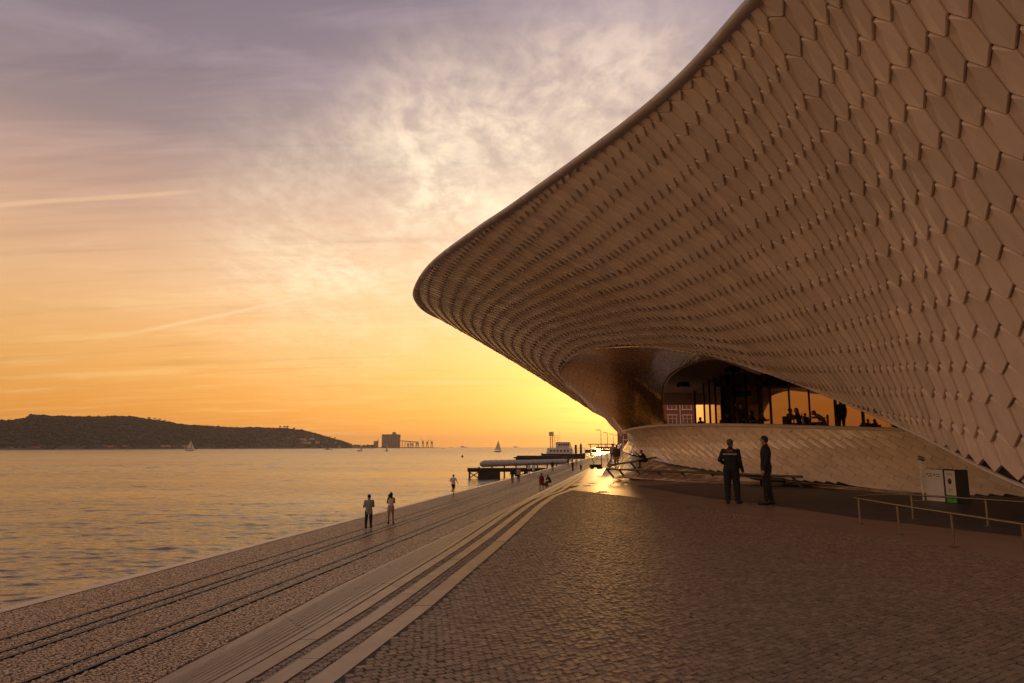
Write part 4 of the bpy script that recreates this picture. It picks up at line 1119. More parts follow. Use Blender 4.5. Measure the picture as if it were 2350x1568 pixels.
pv = empty('quay_canopy', at(1382, 1041, 300)*np.array((1, 1, 0)) + np.array((0, 0, QZ)), label='flat roofed open canopy on posts at the far quay edge', cat='canopy')
mb = MB(); mb.box((0, 0, 5.3), (12, 5, .35)); mb.build('roof', M['hulldark'], pv)
mb = MB(); mb.box((1.5, 0, 3.7), (8, 3, .9)); mb.build('beam_box', M['silo'], pv)
for x in (-5.2, -1.7, 1.7, 5.2):
    mb = MB(); mb.box((x, 0, 2.6), (.35, .35, 5.2)); mb.build('post', M['hulldark'], pv)

# lamp posts along the promenade
lamps = [(17.3, 134), (22.0, 159), (25.7, 175), (29.7, 193)]
def lamp_post():
    o = empty('street_lamp', (0, 0, 0))
    mb = MB(); mb.tube([(0, 0, 0), (0, 0, 7.3)], [.085, .055], 8); mb.build('pole', M['dark'], o)
    mb = MB(); mb.box((0, 0, .15), (.4, .4, .3)); mb.build('base_plate', M['dark'], o)
    mb = MB(); mb.bar((.05, 0, 7.3), (-.45, 0, 7.35), .07, .07); mb.build('arm', M['dark'], o)
    mb = MB(); mb.box((-.55, 0, 7.36), (.85, .32, .13), taper=.8); mb.build('lamp_head', M['dark'], o)
    return o
proto = lamp_post()
for i, (x, y) in enumerate(lamps):
    if i == 0: o = proto
    else:
        o = proto.copy(); COL.objects.link(o)
        for ch in proto.children:
            c = ch.copy(); COL.objects.link(c); c.parent = o
    o.location = (x, y, QZ)
    tag(o, ('tall street lamp nearest the museum, foot beside the ramp wall', 'second street lamp behind the nearest one', 'third street lamp, left of the brick corner', 'farthest street lamp, against the brick building edge')[i], 'street lamp', 'street lamps along the promenade')
bx = empty('utility_cart', (15.9, 132.5, QZ), .2, label='small dark cart with a leaning pole beside the nearest street lamp', cat='cart')
mb = MB(); mb.box((0, 0, .55), (2.0, 1.0, .55)); mb.build('body', M['hulldark'], bx)
mb = MB(); mb.bar((-.3, 0, .8), (-.8, 0, 3.2), .09, .09); mb.build('pole', M['hulldark'], bx)
for x in (-.65, .65):
    mb = MB(); mb.tube([(x, -.55, .28), (x, .55, .28)], .28, 10); mb.build('wheel', M['dark'], bx)

# red brick power station behind the museum
bk = empty('brick_building', (24, 150, QZ), label='tall red brick building with white framed windows behind the museum', cat='building')
BWd, BHt = 46.0, 25.0
mb = MB(); mb.box((BWd/2, 4, BHt/2), (BWd, 6, BHt)); mb.build('wall', M['brick'], bk)
mb = MB(); mb.box((BWd/2, 4, BHt+.3), (BWd+.8, 6.8, .6)); mb.build('cornice', M['white'], bk)
for c in range(13):
    x = 1.35 + c*3.3
    for r_ in range(6):
        z = 3.4 + r_*3.3
        fr = empty('window', (x, .98, z)); fr.parent = bk
        mb = MB()
        for sx in (-.95, .95): mb.box((sx, 0, 0), (.12, .14, 2.0))
        mb.box((0, -.02, 1.06), (2.3, .2, .16)); mb.box((0, -.04, -1.06), (2.4, .26, .18)); mb.box((0, .01, 0), (.07, .08, 1.96)); mb.box((0, .01, .3), (1.8, .08, .07))
        mb.build('frame', M['white'], fr)
        mb = MB(); mb.box((0, .05, 0), (1.8, .04, 1.96)); mb.build('pane', M['window'], fr)
for x in (.35, 13.0):
    mb = MB(); mb.tube([(x, .9, 0), (x, .9, BHt)], .10, 6); mb.build('downpipe', M['white'], bk)

# ------------------------------------------------------------------ rails, sign, lights on the plaza
rail = empty('loop_handrail', gp(1408, 1096), label='low looped handrail with leaning posts round the polished museum skirt', cat='handrail')
o0 = np.array(rail.location)
HB = [(1409, 1096), (1437, 1097.5), (1478, 1099.5), (1527, 1102.5), (1583, 1105.5), (1652, 1108.8), (1734, 1113.2), (1842, 1120)]
foot = [gp(x, y) for x, y in HB]
lean = np.array((-.36, .10, .44))
topn = [f + lean for f in foot]
back = [at(1398.5, 1072, 36.9), at(1413, 1066, 36.8), at(1447, 1061, 36.6), at(1480, 1054.5, 36.4), at(1505, 1050, 36.6)]
path = [topn[-1] + np.array((.35, -.2, 0))] + topn[::-1] + [at(1397.5, 1076, 36.6)] + back
dense = []
P_ = np.array(path)
S2 = Surf(np.stack([P_, P_+np.array((0, 0, .1))], 1))
dense = S2.ab(np.linspace(0, len(P_)-1.001, 90), np.zeros(90)) - o0
mb = MB(); mb.tube([tuple(q) for q in dense], .048, 8); mb.build('rail', M['bronze'], rail, True)
for f, t in zip(foot, topn):
    mb = MB(); mb.bar(tuple(f-o0-np.array((0, 0, .02))), tuple(t-o0), .055, .10); mb.build('post', M['dark'], rail)
for b_ in (back[2], back[4]):
    mb = MB(); mb.bar(tuple(b_-o0), tuple(b_ + np.array((.45, -.2, -.62)) - o0), .055, .10); mb.build('post', M['dark'], rail)
sb = empty('foot_shade_bar', at(1507, 1052, 38.6), label='dark bar put in for the shaded gap along the apron wall foot', cat='handrail')  # dark bar standing in for the shaded gap under the apron
o0 = np.array(sb.location); pts = [at(1507, 1053, 38.4), at(1525, 1064, 35.4), at(1580, 1076, 33.2), at(1641, 1087, 31.1), at(1700, 1093.5, 29.7), at(1752, 1099, 28.4), at(1800, 1102, 27.6)]
S3 = Surf(np.stack([np.array(pts), np.array(pts)+.1], 1)); dn = S3.ab(np.linspace(0, 5.99, 50), np.zeros(50)) - o0
mb = MB(); mb.tube([tuple(q) for q in dn], [.04 + .05*min(1, i/20) for i in range(50)], 8); mb.build('bar', M['dark'], sb, True)
for q in dn[4::9]:
    mb = MB(); mb.tube([tuple(q), (q[0]+.05, q[1]+.12, q[2]-.35)], .05, 6); mb.build('shade_bar_stub', M['dark'], sb)

hr = empty('front_handrail', (7.3, 14.75, 0), label='slim steel handrail bent round the dark ground at the right edge', cat='handrail')
o0 = np.array(hr.location); hgt = .53
fr = [(7.31, 14.75), (7.18, 13.05), (7.17, 11.45), (7.15, 9.85), (7.1, 8.2)]
rr_ = [(9.0, 15.75), (9.75, 14.4), (10.6, 12.9), (11.4, 11.4)]
top_pts = [(x, y, hgt) for x, y in fr[::-1]] + [(7.36, 15.05, hgt), (7.6, 15.45, hgt), (8.1, 15.75, hgt), (8.6, 15.85, hgt)] + [(x, y, hgt) for x, y in rr_]
mb = MB(); mb.tube([tuple(np.array(q)-o0) for q in top_pts], .021, 8); mb.build('rail', M['steel'], hr, True)
for x, y in fr + rr_:
    mb = MB(); mb.tube([(x-o0[0], y-o0[1], 0), (x-o0[0], y-o0[1], hgt)], .019, 8); mb.build('post', M['steel'], hr)
    mb = MB(); mb.lathe([(.075, 0), (.075, .012), (.03, .02)], (x-o0[0], y-o0[1], .004), 12); mb.build('base_plate', M['steel'], hr)

# sign box
M['signwhite'] = mat('sign_panel', (.74, .70, .66), .5, .04, 3)
M['signgreen'] = mat('sign_green', (.06, .42, .05), .5, .05, 3)
M['print'] = mat('sign_print', (.16, .12, .12), .6)
sx0, sx1 = gp(2126, 1150), gp(2194, 1156.5)
sg = empty('sign_box', sx0, label='white and green information cabinet standing by the dark ground', cat='sign')
dv_ = (sx1 - sx0); ang = math.atan2(dv_[1], dv_[0]); Wd = np.linalg.norm(dv_); sg.rotation_euler = (0, 0, ang)
CABM = mat('cabinet_black', (.008, .008, .008), .7); H_ = .96; split = Wd*.63
mb = MB(); mb.box((Wd*.5+.01, .28, H_/2), (Wd-.02, .45, H_-.03)); mb.build('cabinet', CABM, sg)
pl = MB().box((split*.5, .035, H_/2), (split, .03, H_-.04)).build('white_panel', M['signwhite'], sg)
pr_ = MB().box(((split+.07+Wd)/2, .035, H_*.60), (Wd-split-.07, .03, H_*.72)).build('poster_panel', M['signwhite'], sg)
pgx = (split+.07+Wd)/2
MB().box((pgx, .035, H_*.125), (Wd-split-.07, .03, H_*.215)).build('green_panel', M['signgreen'], sg)
def print_(parent, boxes, m_=None):
    mb = MB()
    for x, z, w, h in boxes: mb.box((x, .0165, z), (w, .006, h))
    return mb.build('print', m_ or M['print'], parent)
print_(pl, [(.10, .80, .035, .06), (.22, .81, .12, .018), (.22, .755, .15, .018), (.22, .73, .13, .008), (split*.55, .785, .045, .06), (split*.75, .80, .12, .018), (split*.75, .74, .15, .018)])
print_(pr_, [(pgx, .85, .20, .008), (pgx, .825, .20, .008), (pgx, .80, .20, .008), (pgx, .40, .14, .008), (pgx, .37, .16, .008), (pgx, .33, .16, .006)])
mb = MB(); mb.blob((pgx, .014, .62), .065, .012, .085, 14, 9); mb.build('egg_print', M['dark'], pr_, True)
MB().box((pgx, .0165, .145), (.22, .006, .025)).build('print', M['dark'], sg)
ps = empty('sign_post', sx0 + np.array((-.10, -.05, 0)), label='thin pale post with a small ball top beside the white sign cabinet', cat='post')
mb = MB(); mb.tube([(0, 0, 0), (-.02, 0, 1.22)], .028, 8); mb.build('shaft', M['white'], ps)
mb = MB(); mb.blob((-.01, 0, 1.27), .06, .06, .07, 10, 7); mb.blob((.08, 0, 1.24), .06, .06, .07, 10, 7); mb.build('lamp_ball', M['steel'], ps, True)
mb = MB(); mb.box((-.1, 0, .012), (.45, .14, .024)); mb.build('foot', M['steel'], ps)
# small metal plates let into the ground
for i, (px, py, z, w) in enumerate(((1383, 1128.5, .006, .42), (1349, 1113.5, -.08, .4), (1359, 1105, -.1, .4), (1008, 1235, QZ+.035, .55), (1052, 1214, QZ+.035, .5), (1089, 1196, QZ+.035, .5))):
    q = gp(px, py, z); 
    if i < 3: q[2] = float(plaza_z(q[0], q[1]))
    o = empty('ground_light', q, .2, label='small bright metal light plate in the ' + ('smooth paving, nearest the setts', 'smooth paving, middle one of three', 'smooth paving, nearest the loop handrail', 'stone quay, nearest the standing couple', 'stone quay, middle one of three', 'stone quay, farthest along the steps')[i], cat='ground light', group='light plates in the ' + ('paving' if i < 3 else 'quay'))
    mb = MB(); mb.box((0, 0, .008), (w, .16, .016)); mb.build('plate', M['steel'], o)
    mb = MB(); mb.box((0, 0, .018), (w*.7, .08, .006)); mb.build('lens', M['white'], o)
# ------------------------------------------------------------------ people
def cmat(name, c, rough=.8): return mat(name, c, rough, .08, 6)
CL = {'skin': cmat('skin', (.36, .20, .13), .55), 'darkskin': cmat('tanned_skin', (.26, .14, .09), .55), 'black': cmat('black_cloth', (.007, .0065, .007)), 'navy': cmat('navy_cloth', (.009, .009, .012)),
      'white': cmat('white_cloth', (.62, .60, .57)), 'grey': cmat('grey_cloth', (.30, .30, .31)), 'red': cmat('red_cloth', (.22, .022, .02)), 'pink': cmat('dusty_pink_cloth', (.42, .24, .20)),
      'brown': cmat('brown_cloth', (.10, .05, .03)), 'blue': cmat('denim_cloth', (.06, .075, .10)), 'sand': cmat('sand_cloth', (.36, .27, .17)), 'hair': cmat('dark_hair', (.014, .010, .008), .6),
      'shoe': cmat('dark_shoe', (.015, .013, .012), .5), 'paleshoe': cmat('pale_shoe', (.40, .38, .36), .6), 'greyhair': cmat('grey_hair', (.07, .06, .055), .6), 'orange': cmat('rust_cloth', (.24, .09, .03))}

class Body:
    """closed tapering solids, fused by a voxel remesh into one continuous surface"""
    def __init__(s): s.mb = MB()
    def cap(s, p, q, r1, r2, n=10):
        p = Vector(p); q = Vector(q); t = (q-p).normalized()
        pts = []; rs = []
        for a in (-1, -.8, -.45, 0): pts.append(p + t*r1*a); rs.append(r1*math.sqrt(max(1-a*a, .004)))
        for a in (0, .45, .8, 1): pts.append(q + t*r2*a); rs.append(r2*math.sqrt(max(1-a*a, .004)))
        s.mb.tube(pts, rs, n); return s
    def loft(s, secs, n=14):
        """secs: (centre, right vector, forward vector, half width, half depth)"""
        vs = []; fs = []
        for c, rt, fw, a, b in secs:
            c = Vector(c); rt = Vector(rt); fw = Vector(fw)
            for k in range(n):
                t = 2*math.pi*k/n; cx, sy = math.cos(t), math.sin(t)
                e = .85
                vs.append(c + rt*(a*math.copysign(abs(cx)**e, cx)) + fw*(b*math.copysign(abs(sy)**e, sy)))
        for i in range(len(secs)-1):
            for k in range(n): fs.append([i*n+k, i*n+(k+1) % n, (i+1)*n+(k+1) % n, (i+1)*n+k])
        fs.append(list(range(n))[::-1]); fs.append([(len(secs)-1)*n+k for k in range(n)])
        s.mb.add(vs, fs); return s
    def ell(s, c, rx, ry, rz, n=12, m=8): s.mb.blob(c, rx, ry, rz, n, m); return s
    def build(s, name, material, parent, voxel):
        me = bpy.data.meshes.new('raw'); me.from_pydata([tuple(v) for v in s.mb.v], [], s.mb.f); me.update()
        o = bpy.data.objects.new('raw', me); COL.objects.link(o)
        bm = bmesh.new(); bm.from_mesh(me); bmesh.ops.recalc_face_normals(bm, faces=bm.faces[:]); bm.to_mesh(me); bm.free()
        m = o.modifiers.new('r', 'REMESH'); m.mode = 'VOXEL'; m.voxel_size = voxel; m.use_smooth_shade = True
        m2 = o.modifiers.new('s', 'SMOOTH'); m2.iterations = 2; m2.factor = .4
        dg = bpy.context.evaluated_depsgraph_get(); dg.update()
        nm = bpy.data.meshes.new_from_object(o.evaluated_get(dg)); nm.name = name
        bpy.data.objects.remove(o); bpy.data.meshes.remove(me)
        nm.materials.clear(); nm.materials.append(material)
        nm.polygons.foreach_set('use_smooth', np.ones(len(nm.polygons), bool))
        return link(bpy.data.objects.new(name, nm), parent)

def V3(*a): return Vector(a)
def person(label, loc, yaw, H=1.74, pose=None, skin='skin', top='black', bottom='black', shoe='shoe', hair='hair', hairstyle='short', sleeves='long', legs='long', skirt=0.0, coat=0.0,
           vox=.022, female=False, fingers=False, group=None, mask=False, upper_only=False, bulk=0.0):
    """pose: joint overrides in metres for a 1.74 m figure that faces +Y"""
    k = H/1.74
    J = dict(pelvis=(0, 0, .93), waist=(0, .005, 1.08), chest=(0, -.005, 1.28), neck=(0, -.01, 1.47), head=(0, .02, 1.605),
             shl=(-.185, -.005, 1.40), shr=(.185, -.005, 1.40), ell=(-.235, -.02, 1.12), elr=(.235, -.02, 1.12), wrl=(-.25, .05, .87), wrr=(.25, .05, .87), hal=(-.25, .08, .79), har=(.25, .08, .79),
             hil=(-.095, 0, .90), hir=(.095, 0, .90), knl=(-.105, .02, .49), knr=(.105, .02, .49), anl=(-.11, -.01, .085), anr=(.11, -.01, .085), tol=(-.13, .15, .03), tor=(.13, .15, .03), face=(0, 1, 0))
    if female:
        for n_, v in (('shl', (-.16, -.005, 1.39)), ('shr', (.16, -.005, 1.39)), ('ell', (-.205, -.02, 1.12)), ('elr', (.205, -.02, 1.12)), ('wrl', (-.22, .05, .88)), ('wrr', (.22, .05, .88)), ('hal', (-.22, .08, .80)), ('har', (.22, .08, .80))): J[n_] = v
    J.update(pose or {})
    J = {n_: Vector(v)*k if n_ != 'face' else Vector(v).normalized() for n_, v in J.items()}
    o = empty('person', loc, yaw, label=label, cat='person', group=group)
    f = .92 if female else 1.0
    up = (J['neck'] - J['pelvis']).normalized(); rt0 = (J['shr'] - J['shl']).normalized(); rt1 = (J['hir'] - J['hil']).normalized()
    def frame(rt):
        fw = up.cross(rt).normalized(); return rt, fw
    def torso(B, g, low=-.06, wide=1.0, top_=True):
        r1, f1 = frame(rt1); r0, f0 = frame(rt0); secs = []
        pts = [(J['pelvis'] + up*low*k, r1, f1, .150*f*wide, .105*wide), (J['pelvis'], r1, f1, .168*f*wide, .118*wide), (J['waist'], (r0+r1).normalized(), (f0+f1).normalized(), (.128 if female else .150), .102),
               (J['chest'], r0, f0, .165*f, .118)]
        if top_: pts += [(J['chest'] + (J['neck']-J['chest'])*.55, r0, f0, .165*f, .098), (J['chest'] + (J['neck']-J['chest'])*.85, r0, f0, .105, .075), (J['neck'], r0, f0, .06, .058)]
        for c, a, b, w, d in pts: secs.append((c, a, b, w*k + g, d*k + g))
        B.loft(secs)
    def arm(B, s, g, upto='wrist'):
        B.cap(J['sh'+s], J['el'+s], .060*k*f + g, .046*k*f + g)
        if upto == 'wrist': B.cap(J['el'+s], J['wr'+s], .044*k*f + g, .031*k*f + g)
    def hand(B, s):
        w = J['wr'+s]; h = J['ha'+s]; d = (h-w).normalized()
        side = d.cross(Vector((0, 1, 0)) if abs(d.y) < .8 else Vector((0, 0, 1))).normalized()
        B.cap(w, w + d*.07*k, .026*k, .036*k)
        if fingers:
            fwd = side.cross(d)
            for q, ln in ((-.030, .072), (-.010, .085), (.011, .080), (.030, .062)):
                b0 = w + d*.085*k + fwd*q*k; b1 = b0 + d*ln*.5*k + side*.006*k; b2 = b1 + d*ln*.45*k + side*.018*k
                B.cap(b0, b1, .0095*k, .009*k, 7); B.cap(b1, b2, .009*k, .0075*k, 7)
            b0 = w + d*.035*k + fwd*.030*k; b1 = b0 + d*.035*k + fwd*.026*k; B.cap(b0, b1, .012*k, .010*k, 7); B.cap(b1, b1 + d*.030*k + fwd*.004*k, .010*k, .008*k, 7)
        else:
            B.cap(w + d*.06*k, h + d*.05*k, .032*k, .018*k)
    def leg(B, s, g, upto='ankle'):
        B.cap(J['hi'+s], J['kn'+s], .088*k*f + g, .058*k*f + g)
        if upto == 'ankle': B.cap(J['kn'+s], J['an'+s], .056*k*f + g, .038*k*f + g)
    # the body itself: one continuous surface
    B = Body(); torso(B, 0)
    B.cap(J['neck'] - up*.04*k, J['head'] - V3(0, 0, .05)*k, .056*k*f, .054*k*f)
    hd = J['head']; fc = J['face']; sd = Vector((0, 0, 1)).cross(fc).normalized()*-1
    B.loft([(hd + V3(0, 0, z)*k + fc*y*k, sd, fc, a*k, b*k) for z, y, a, b in ((-.115, .035, .030, .035), (-.09, .028, .052, .066), (-.04, .008, .066, .088), (.02, 0, .075, .096), (.07, -.004, .070, .088), (.105, -.008, .045, .055), (.118, -.008, .012, .015))], 12)
    B.cap(hd + fc*.088*k + V3(0, 0, .012)*k, hd + fc*.108*k + V3(0, 0, -.028)*k, .010*k, .015*k, 6)     # nose
    B.ell(hd + fc*.080*k + V3(0, 0, -.066)*k, .022*k, .014*k, .010*k, 8, 5)                             # mouth
    for e in (-1, 1): B.ell(hd + sd*e*.076*k - fc*.006*k + V3(0, 0, -.008)*k, .012*k, .020*k, .030*k, 8, 5)   # ears
    for s in 'lr':
        arm(B, s, 0); hand(B, s)
        if not upper_only:
            leg(B, s, 0); B.cap(J['an'+s], J['to'+s], .040*k, .030*k); B.cap(J['an'+s] - V3(0, .03, .035)*k, J['an'+s], .036*k, .036*k)
    body = B.build('body', CL[skin], o, vox*.8)
    if not upper_only or True:
        for e in (-1, 1):
            MB().blob(hd + sd*e*.030*k + fc*.088*k + V3(0, 0, .018)*k, .010*k, .008*k, .007*k, 8, 5).build('eye', CL['hair'], body)
    # clothing
    B = Body(); torso(B, .012*k + bulk, low=-.06 - coat, wide=1.02)
    for s in 'lr':
        if sleeves != 'none': arm(B, s, .011*k + bulk*.15, 'wrist' if sleeves == 'long' else 'elbow')
    if sleeves == 'long': B.cap(J['neck'] - up*.02*k, J['neck'] + up*.02*k, .064*k, .062*k)
    B.build('jacket' if sleeves == 'long' else 'shirt', CL[top], o, vox)
    if not upper_only:
        B = Body()
        if skirt:
            r1, f1 = frame(rt1); dn = (J['knl'] + J['knr'])*.5 - J['pelvis']; L = min(skirt/max(dn.length, .01)*k, 1.1)
            B.loft([(J['pelvis'] + up*.10*k, r1, f1, .150*k, .118*k), (J['pelvis'], r1, f1, .180*k, .135*k), (J['pelvis'] + dn*L*.5, r1, f1, .20*k, .155*k), (J['pelvis'] + dn*L, r1, f1, .215*k, .165*k)])
            B.build('skirt', CL[bottom], o, vox)
        else:
            r1, f1 = frame(rt1)
            B.loft([(J['pelvis'] + up*.08*k, r1, f1, .160*f*k+.008, .118*k+.008), (J['pelvis'] - up*.07*k, r1, f1, .155*f*k+.010, .112*k+.010)])
            for s in 'lr':
                if legs == 'long': leg(B, s, .014*k + bulk); B.cap(J['an'+s] + V3(0, 0, .06)*k, J['an'+s] + V3(0, .0, .0)*k, .056*k, .058*k)
                else: B.cap(J['hi'+s], J['hi'+s].lerp(J['kn'+s], .85), .098*k, .078*k)
            B.build('trousers' if legs == 'long' else 'shorts', CL[bottom], o, vox)
        for s in 'lr':
            B = Body(); d = (J['to'+s] - J['an'+s]); d.z = 0
            B.cap(J['an'+s] + V3(0, 0, .02)*k, J['an'+s] - V3(0, 0, .035)*k, .058*k, .058*k); B.cap(J['an'+s] - V3(0, .035, .035)*k, J['to'+s] + V3(0, 0, .008)*k, .054*k, .046*k)
            B.build('shoe', CL[shoe], o, vox*.8)
    B = Body()
    B.loft([(hd + V3(0, 0, z)*k + fc*y*k, sd, fc, a*k, b*k) for z, y, a, b in ((-.045, -.055, .060, .045), (.0, -.032, .080, .076), (.045, -.018, .086, .096), (.085, -.012, .076, .088), (.118, -.01, .045, .055), (.130, -.01, .012, .014))], 12)
    if hairstyle == 'long':
        B.loft([(hd + V3(0, 0, .06)*k - fc*.03*k, sd, fc, .088*k, .085*k), (hd - fc*.075*k - V3(0, 0, .06)*k, sd, fc, .098*k, .055*k), (hd - fc*.10*k - V3(0, 0, .17)*k, sd, fc, .10*k, .045*k), (hd - fc*.10*k - V3(0, 0, .27)*k, sd, fc, .055*k, .03*k)], 10)
    if hairstyle == 'windy':
        B.cap(hd - fc*.05*k, hd - fc*.10*k - sd*.10*k - V3(0, 0, .08)*k, .095*k, .085*k); B.cap(hd - fc*.10*k - sd*.08*k - V3(0, 0, .08)*k, hd - fc*.10*k - sd*.17*k - V3(0, 0, .22)*k, .075*k, .03*k)
        B.cap(hd - fc*.06*k, hd - fc*.10*k + sd*.02*k - V3(0, 0, .24)*k, .085*k, .045*k); B.cap(hd - sd*.06*k, hd - sd*.19*k - fc*.06*k - V3(0, 0, .06)*k, .06*k, .02*k)
    if hairstyle == 'bun': B.ell(hd - fc*.10*k + V3(0, 0, .06)*k, .05*k, .05*k, .05*k)
    B.build('hair', CL[hair], o, vox*.8)
    if mask:
        B = Body(); B.loft([(hd + V3(0, 0, z)*k + fc*y*k, sd, fc, a*k, b*k) for z, y, a, b in ((-.12, .05, .030, .035), (-.08, .045, .054, .066), (-.03, .034, .062, .080), (-.008, .03, .050, .072))], 10)
        B.build('face_mask', CL['white'], o, .012)
    return o

WALK = dict(knl=(-.10, .16, .52), anl=(-.10, .14, .10), tol=(-.11, .29, .06), knr=(.10, .0, .49), anr=(.10, -.22, .14), tor=(.11, -.08, .04), wrr=(.25, .16, .90), har=(.25, .21, .83), wrl=(-.25, -.12, .89), hal=(-.25, -.14, .81))
SMALLSTEP = dict(knl=(-.10, .10, .50), anl=(-.10, .08, .085), tol=(-.11, .23, .03), anr=(.10, -.12, .10), tor=(.11, .03, .03))
ARMS_FRONT = dict(ell=(-.25, .03, 1.14), elr=(.25, .03, 1.14), wrl=(-.10, .24, 1.20), wrr=(.12, .24, 1.24), hal=(-.02, .26, 1.24), har=(.04, .27, 1.29))

# the two guards in dark uniforms
gl = gp(1682, 1156); gr_ = gp(1763, 1158)
o = person('security guard in a dark jacket with lettering on its back, seen from behind', gl, -.42, 1.84, dict(ell=(-.29, -.02, 1.16), wrl=(-.20, .20, 1.05), hal=(-.12, .24, 1.04), wrr=(.285, .10, .87), har=(.29, .13, .79), hil=(-.10, 0, .90), knl=(-.12, .03, .49), knr=(.12, .03, .49), anl=(-.12, -.01, .085), anr=(.13, .02, .085), tol=(-.15, .13, .03), tor=(.20, .19, .03), face=(.35, 1, 0)),
           top='black', bottom='black', hair='greyhair', vox=.018, fingers=True, coat=.02, bulk=.022)
def lettering(text, size, z, col, parent, y):
    cu = bpy.data.curves.new('text', 'FONT'); cu.body = text; cu.size = size; cu.align_x = 'CENTER'; cu.extrude = .002
    t = bpy.data.objects.new('text', cu); COL.objects.link(t)
    dg = bpy.context.evaluated_depsgraph_get(); me = bpy.data.meshes.new_from_object(t.evaluated_get(dg)); bpy.data.objects.remove(t)
    me.transform(Matrix.Rotation(math.radians(90), 4, 'X')); me.materials.clear(); me.materials.append(col)
    q = bpy.data.objects.new('lettering', me); link(q, parent); q.location = (0, y, z); return q
M['print_red'] = mat('print_red', (.55, .10, .09), .6); M['print_white'] = mat('print_white', (.75, .72, .70), .6)
for t_, sz, z, c in (('2045', .09, 1.46, 'print_red'), ('SEGURANÇA', .066, 1.375, 'print_white')):
    q = lettering(t_, sz, z, M[c], o, -.172); q.rotation_euler = (math.radians(-8), 0, 0)
    q.location.y = -.185
MB().box((.20, .02, 1.34), (.075, .09, .03)).build('shoulder_patch', M['print_red'], o)
o = person('security guard in a dark suit and white face mask, standing in profile', gr_, 1.25, 1.93, dict(wrl=(-.235, .06, .87), hal=(-.235, .09, .79), wrr=(.24, .02, .87), har=(.24, .05, .79), ell=(-.235, -.03, 1.12), anl=(-.10, .04, .085), tol=(-.11, .21, .03), anr=(.11, -.10, .085), tor=(.12, .07, .03), knr=(.10, -.03, .49), face=(.2, 1, .05)),
           top='navy', bottom='black', vox=.018, fingers=True, coat=.09, mask=True, bulk=.010)
B = Body(); B.cap((-.0, .02, 1.475*1.046), (0, .03, 1.50*1.046), .068, .066); B.build('shirt_collar', CL['white'], o, .012)

# people on the quay
person('man in a pale grey shirt and dark trousers looking out over the water', gp(845, 1218, QZ+.03), .55, 1.76, dict(ARMS_FRONT, anl=(-.13, -.01, .085), anr=(.13, -.01, .085), knl=(-.12, .02, .49), knr=(.12, .02, .49)), top='grey', bottom='black', shoe='paleshoe', vox=.022, coat=.10)
person('woman with wind blown long hair, white top and short pink skirt', gp(896, 1203, QZ+.03), .35, 1.68, dict(ell=(-.20, .05, 1.14), elr=(.21, .05, 1.14), wrl=(-.02, .20, 1.16), wrr=(.04, .21, 1.20), hal=(.06, .20, 1.18), har=(-.04, .22, 1.20), anr=(.16, .04, .085), tor=(.22, .17, .03), knr=(.13, .03, .49)),
       skin='darkskin', top='white', bottom='pink', skirt=.26, sleeves='none', hairstyle='windy', female=True, vox=.02)
person('jogger in a white shirt and dark shorts running along the quay edge', gp(1040, 1136, QZ+.03), -.15, 1.74, dict(ell=(-.27, -.12, 1.18), wrl=(-.24, .10, 1.10), hal=(-.23, .17, 1.12), elr=(.29, -.04, 1.20), wrr=(.40, -.08, 1.02), har=(.44, -.08, .96), knl=(-.09, .22, .58), anl=(-.07, -.10, .40), tol=(-.07, -.04, .26), knr=(.05, .04, .48), anr=(.02, .0, .085), tor=(.02, .16, .03)),
       top='white', bottom='black', sleeves='short', legs='short', vox=.025)
person('walker in a dark jacket with a pale cap, beside a man in grey', gp(1176, 1109, QZ+.03), 2.9, 1.78, WALK, top='black', bottom='brown', hair='sand', vox=.03)
person('walker in a grey shirt and dark trousers beside the pale cap', gp(1190, 1107, QZ+.03), 2.9, 1.70, SMALLSTEP, top='grey', bottom='black', vox=.03, sleeves='short')
person('woman in white with long dark hair, left one of two walking together', gp(1214, 1090, QZ+.03), .2, 1.66, SMALLSTEP, top='white', bottom='blue', hairstyle='long', female=True, vox=.03)
person('woman in a white dress with long dark hair, right one of two walking together', gp(1224.5, 1088, QZ+.03), .1, 1.66, SMALLSTEP, top='white', bottom='white', skirt=.42, hairstyle='long', female=True, vox=.03)
person('walker all in dark clothes alone by the quay edge in front of the tube', gp(1268, 1081.5, QZ+.03), 3.0, 1.74, WALK, top='black', bottom='black', vox=.03)
person('small figure in dark clothes at the quay edge near the landing stage', gp(1304, 1069, QZ+.03), 0, 1.7, None, top='brown', bottom='black', vox=.045)
person('walker in a white shirt between the two cyclists', gp(1323, 1072.5, QZ+.03), .1, 1.74, WALK, top='white', bottom='grey', vox=.035)
lady = person('woman in a short dark red dress carrying a bag, walking by the steps', gp(1243, 1128, QZ+.03), .25, 1.70, dict(WALK, anl=(-.08, .20, .10), tol=(-.08, .34, .06), anr=(.16, -.26, .13)), skin='darkskin', top='red', bottom='red', skirt=.34, hairstyle='bun', female=True, vox=.025)
bag = empty('handbag', np.array(lady.location) + np.array((.27, -.10, 0.0)), .2, label='dark red handbag held by the woman in the red dress', cat='bag')
mb = MB(); mb.box((0, 0, .66), (.34, .12, .26), taper=.85); mb.build('bag_body', CL['red'], bag)
mb = MB(); mb.tube([(-.10, 0, .78), (-.06, 0, .88), (.06, 0, .88), (.10, 0, .78)], .012, 6); mb.build('handle', CL['brown'], bag)
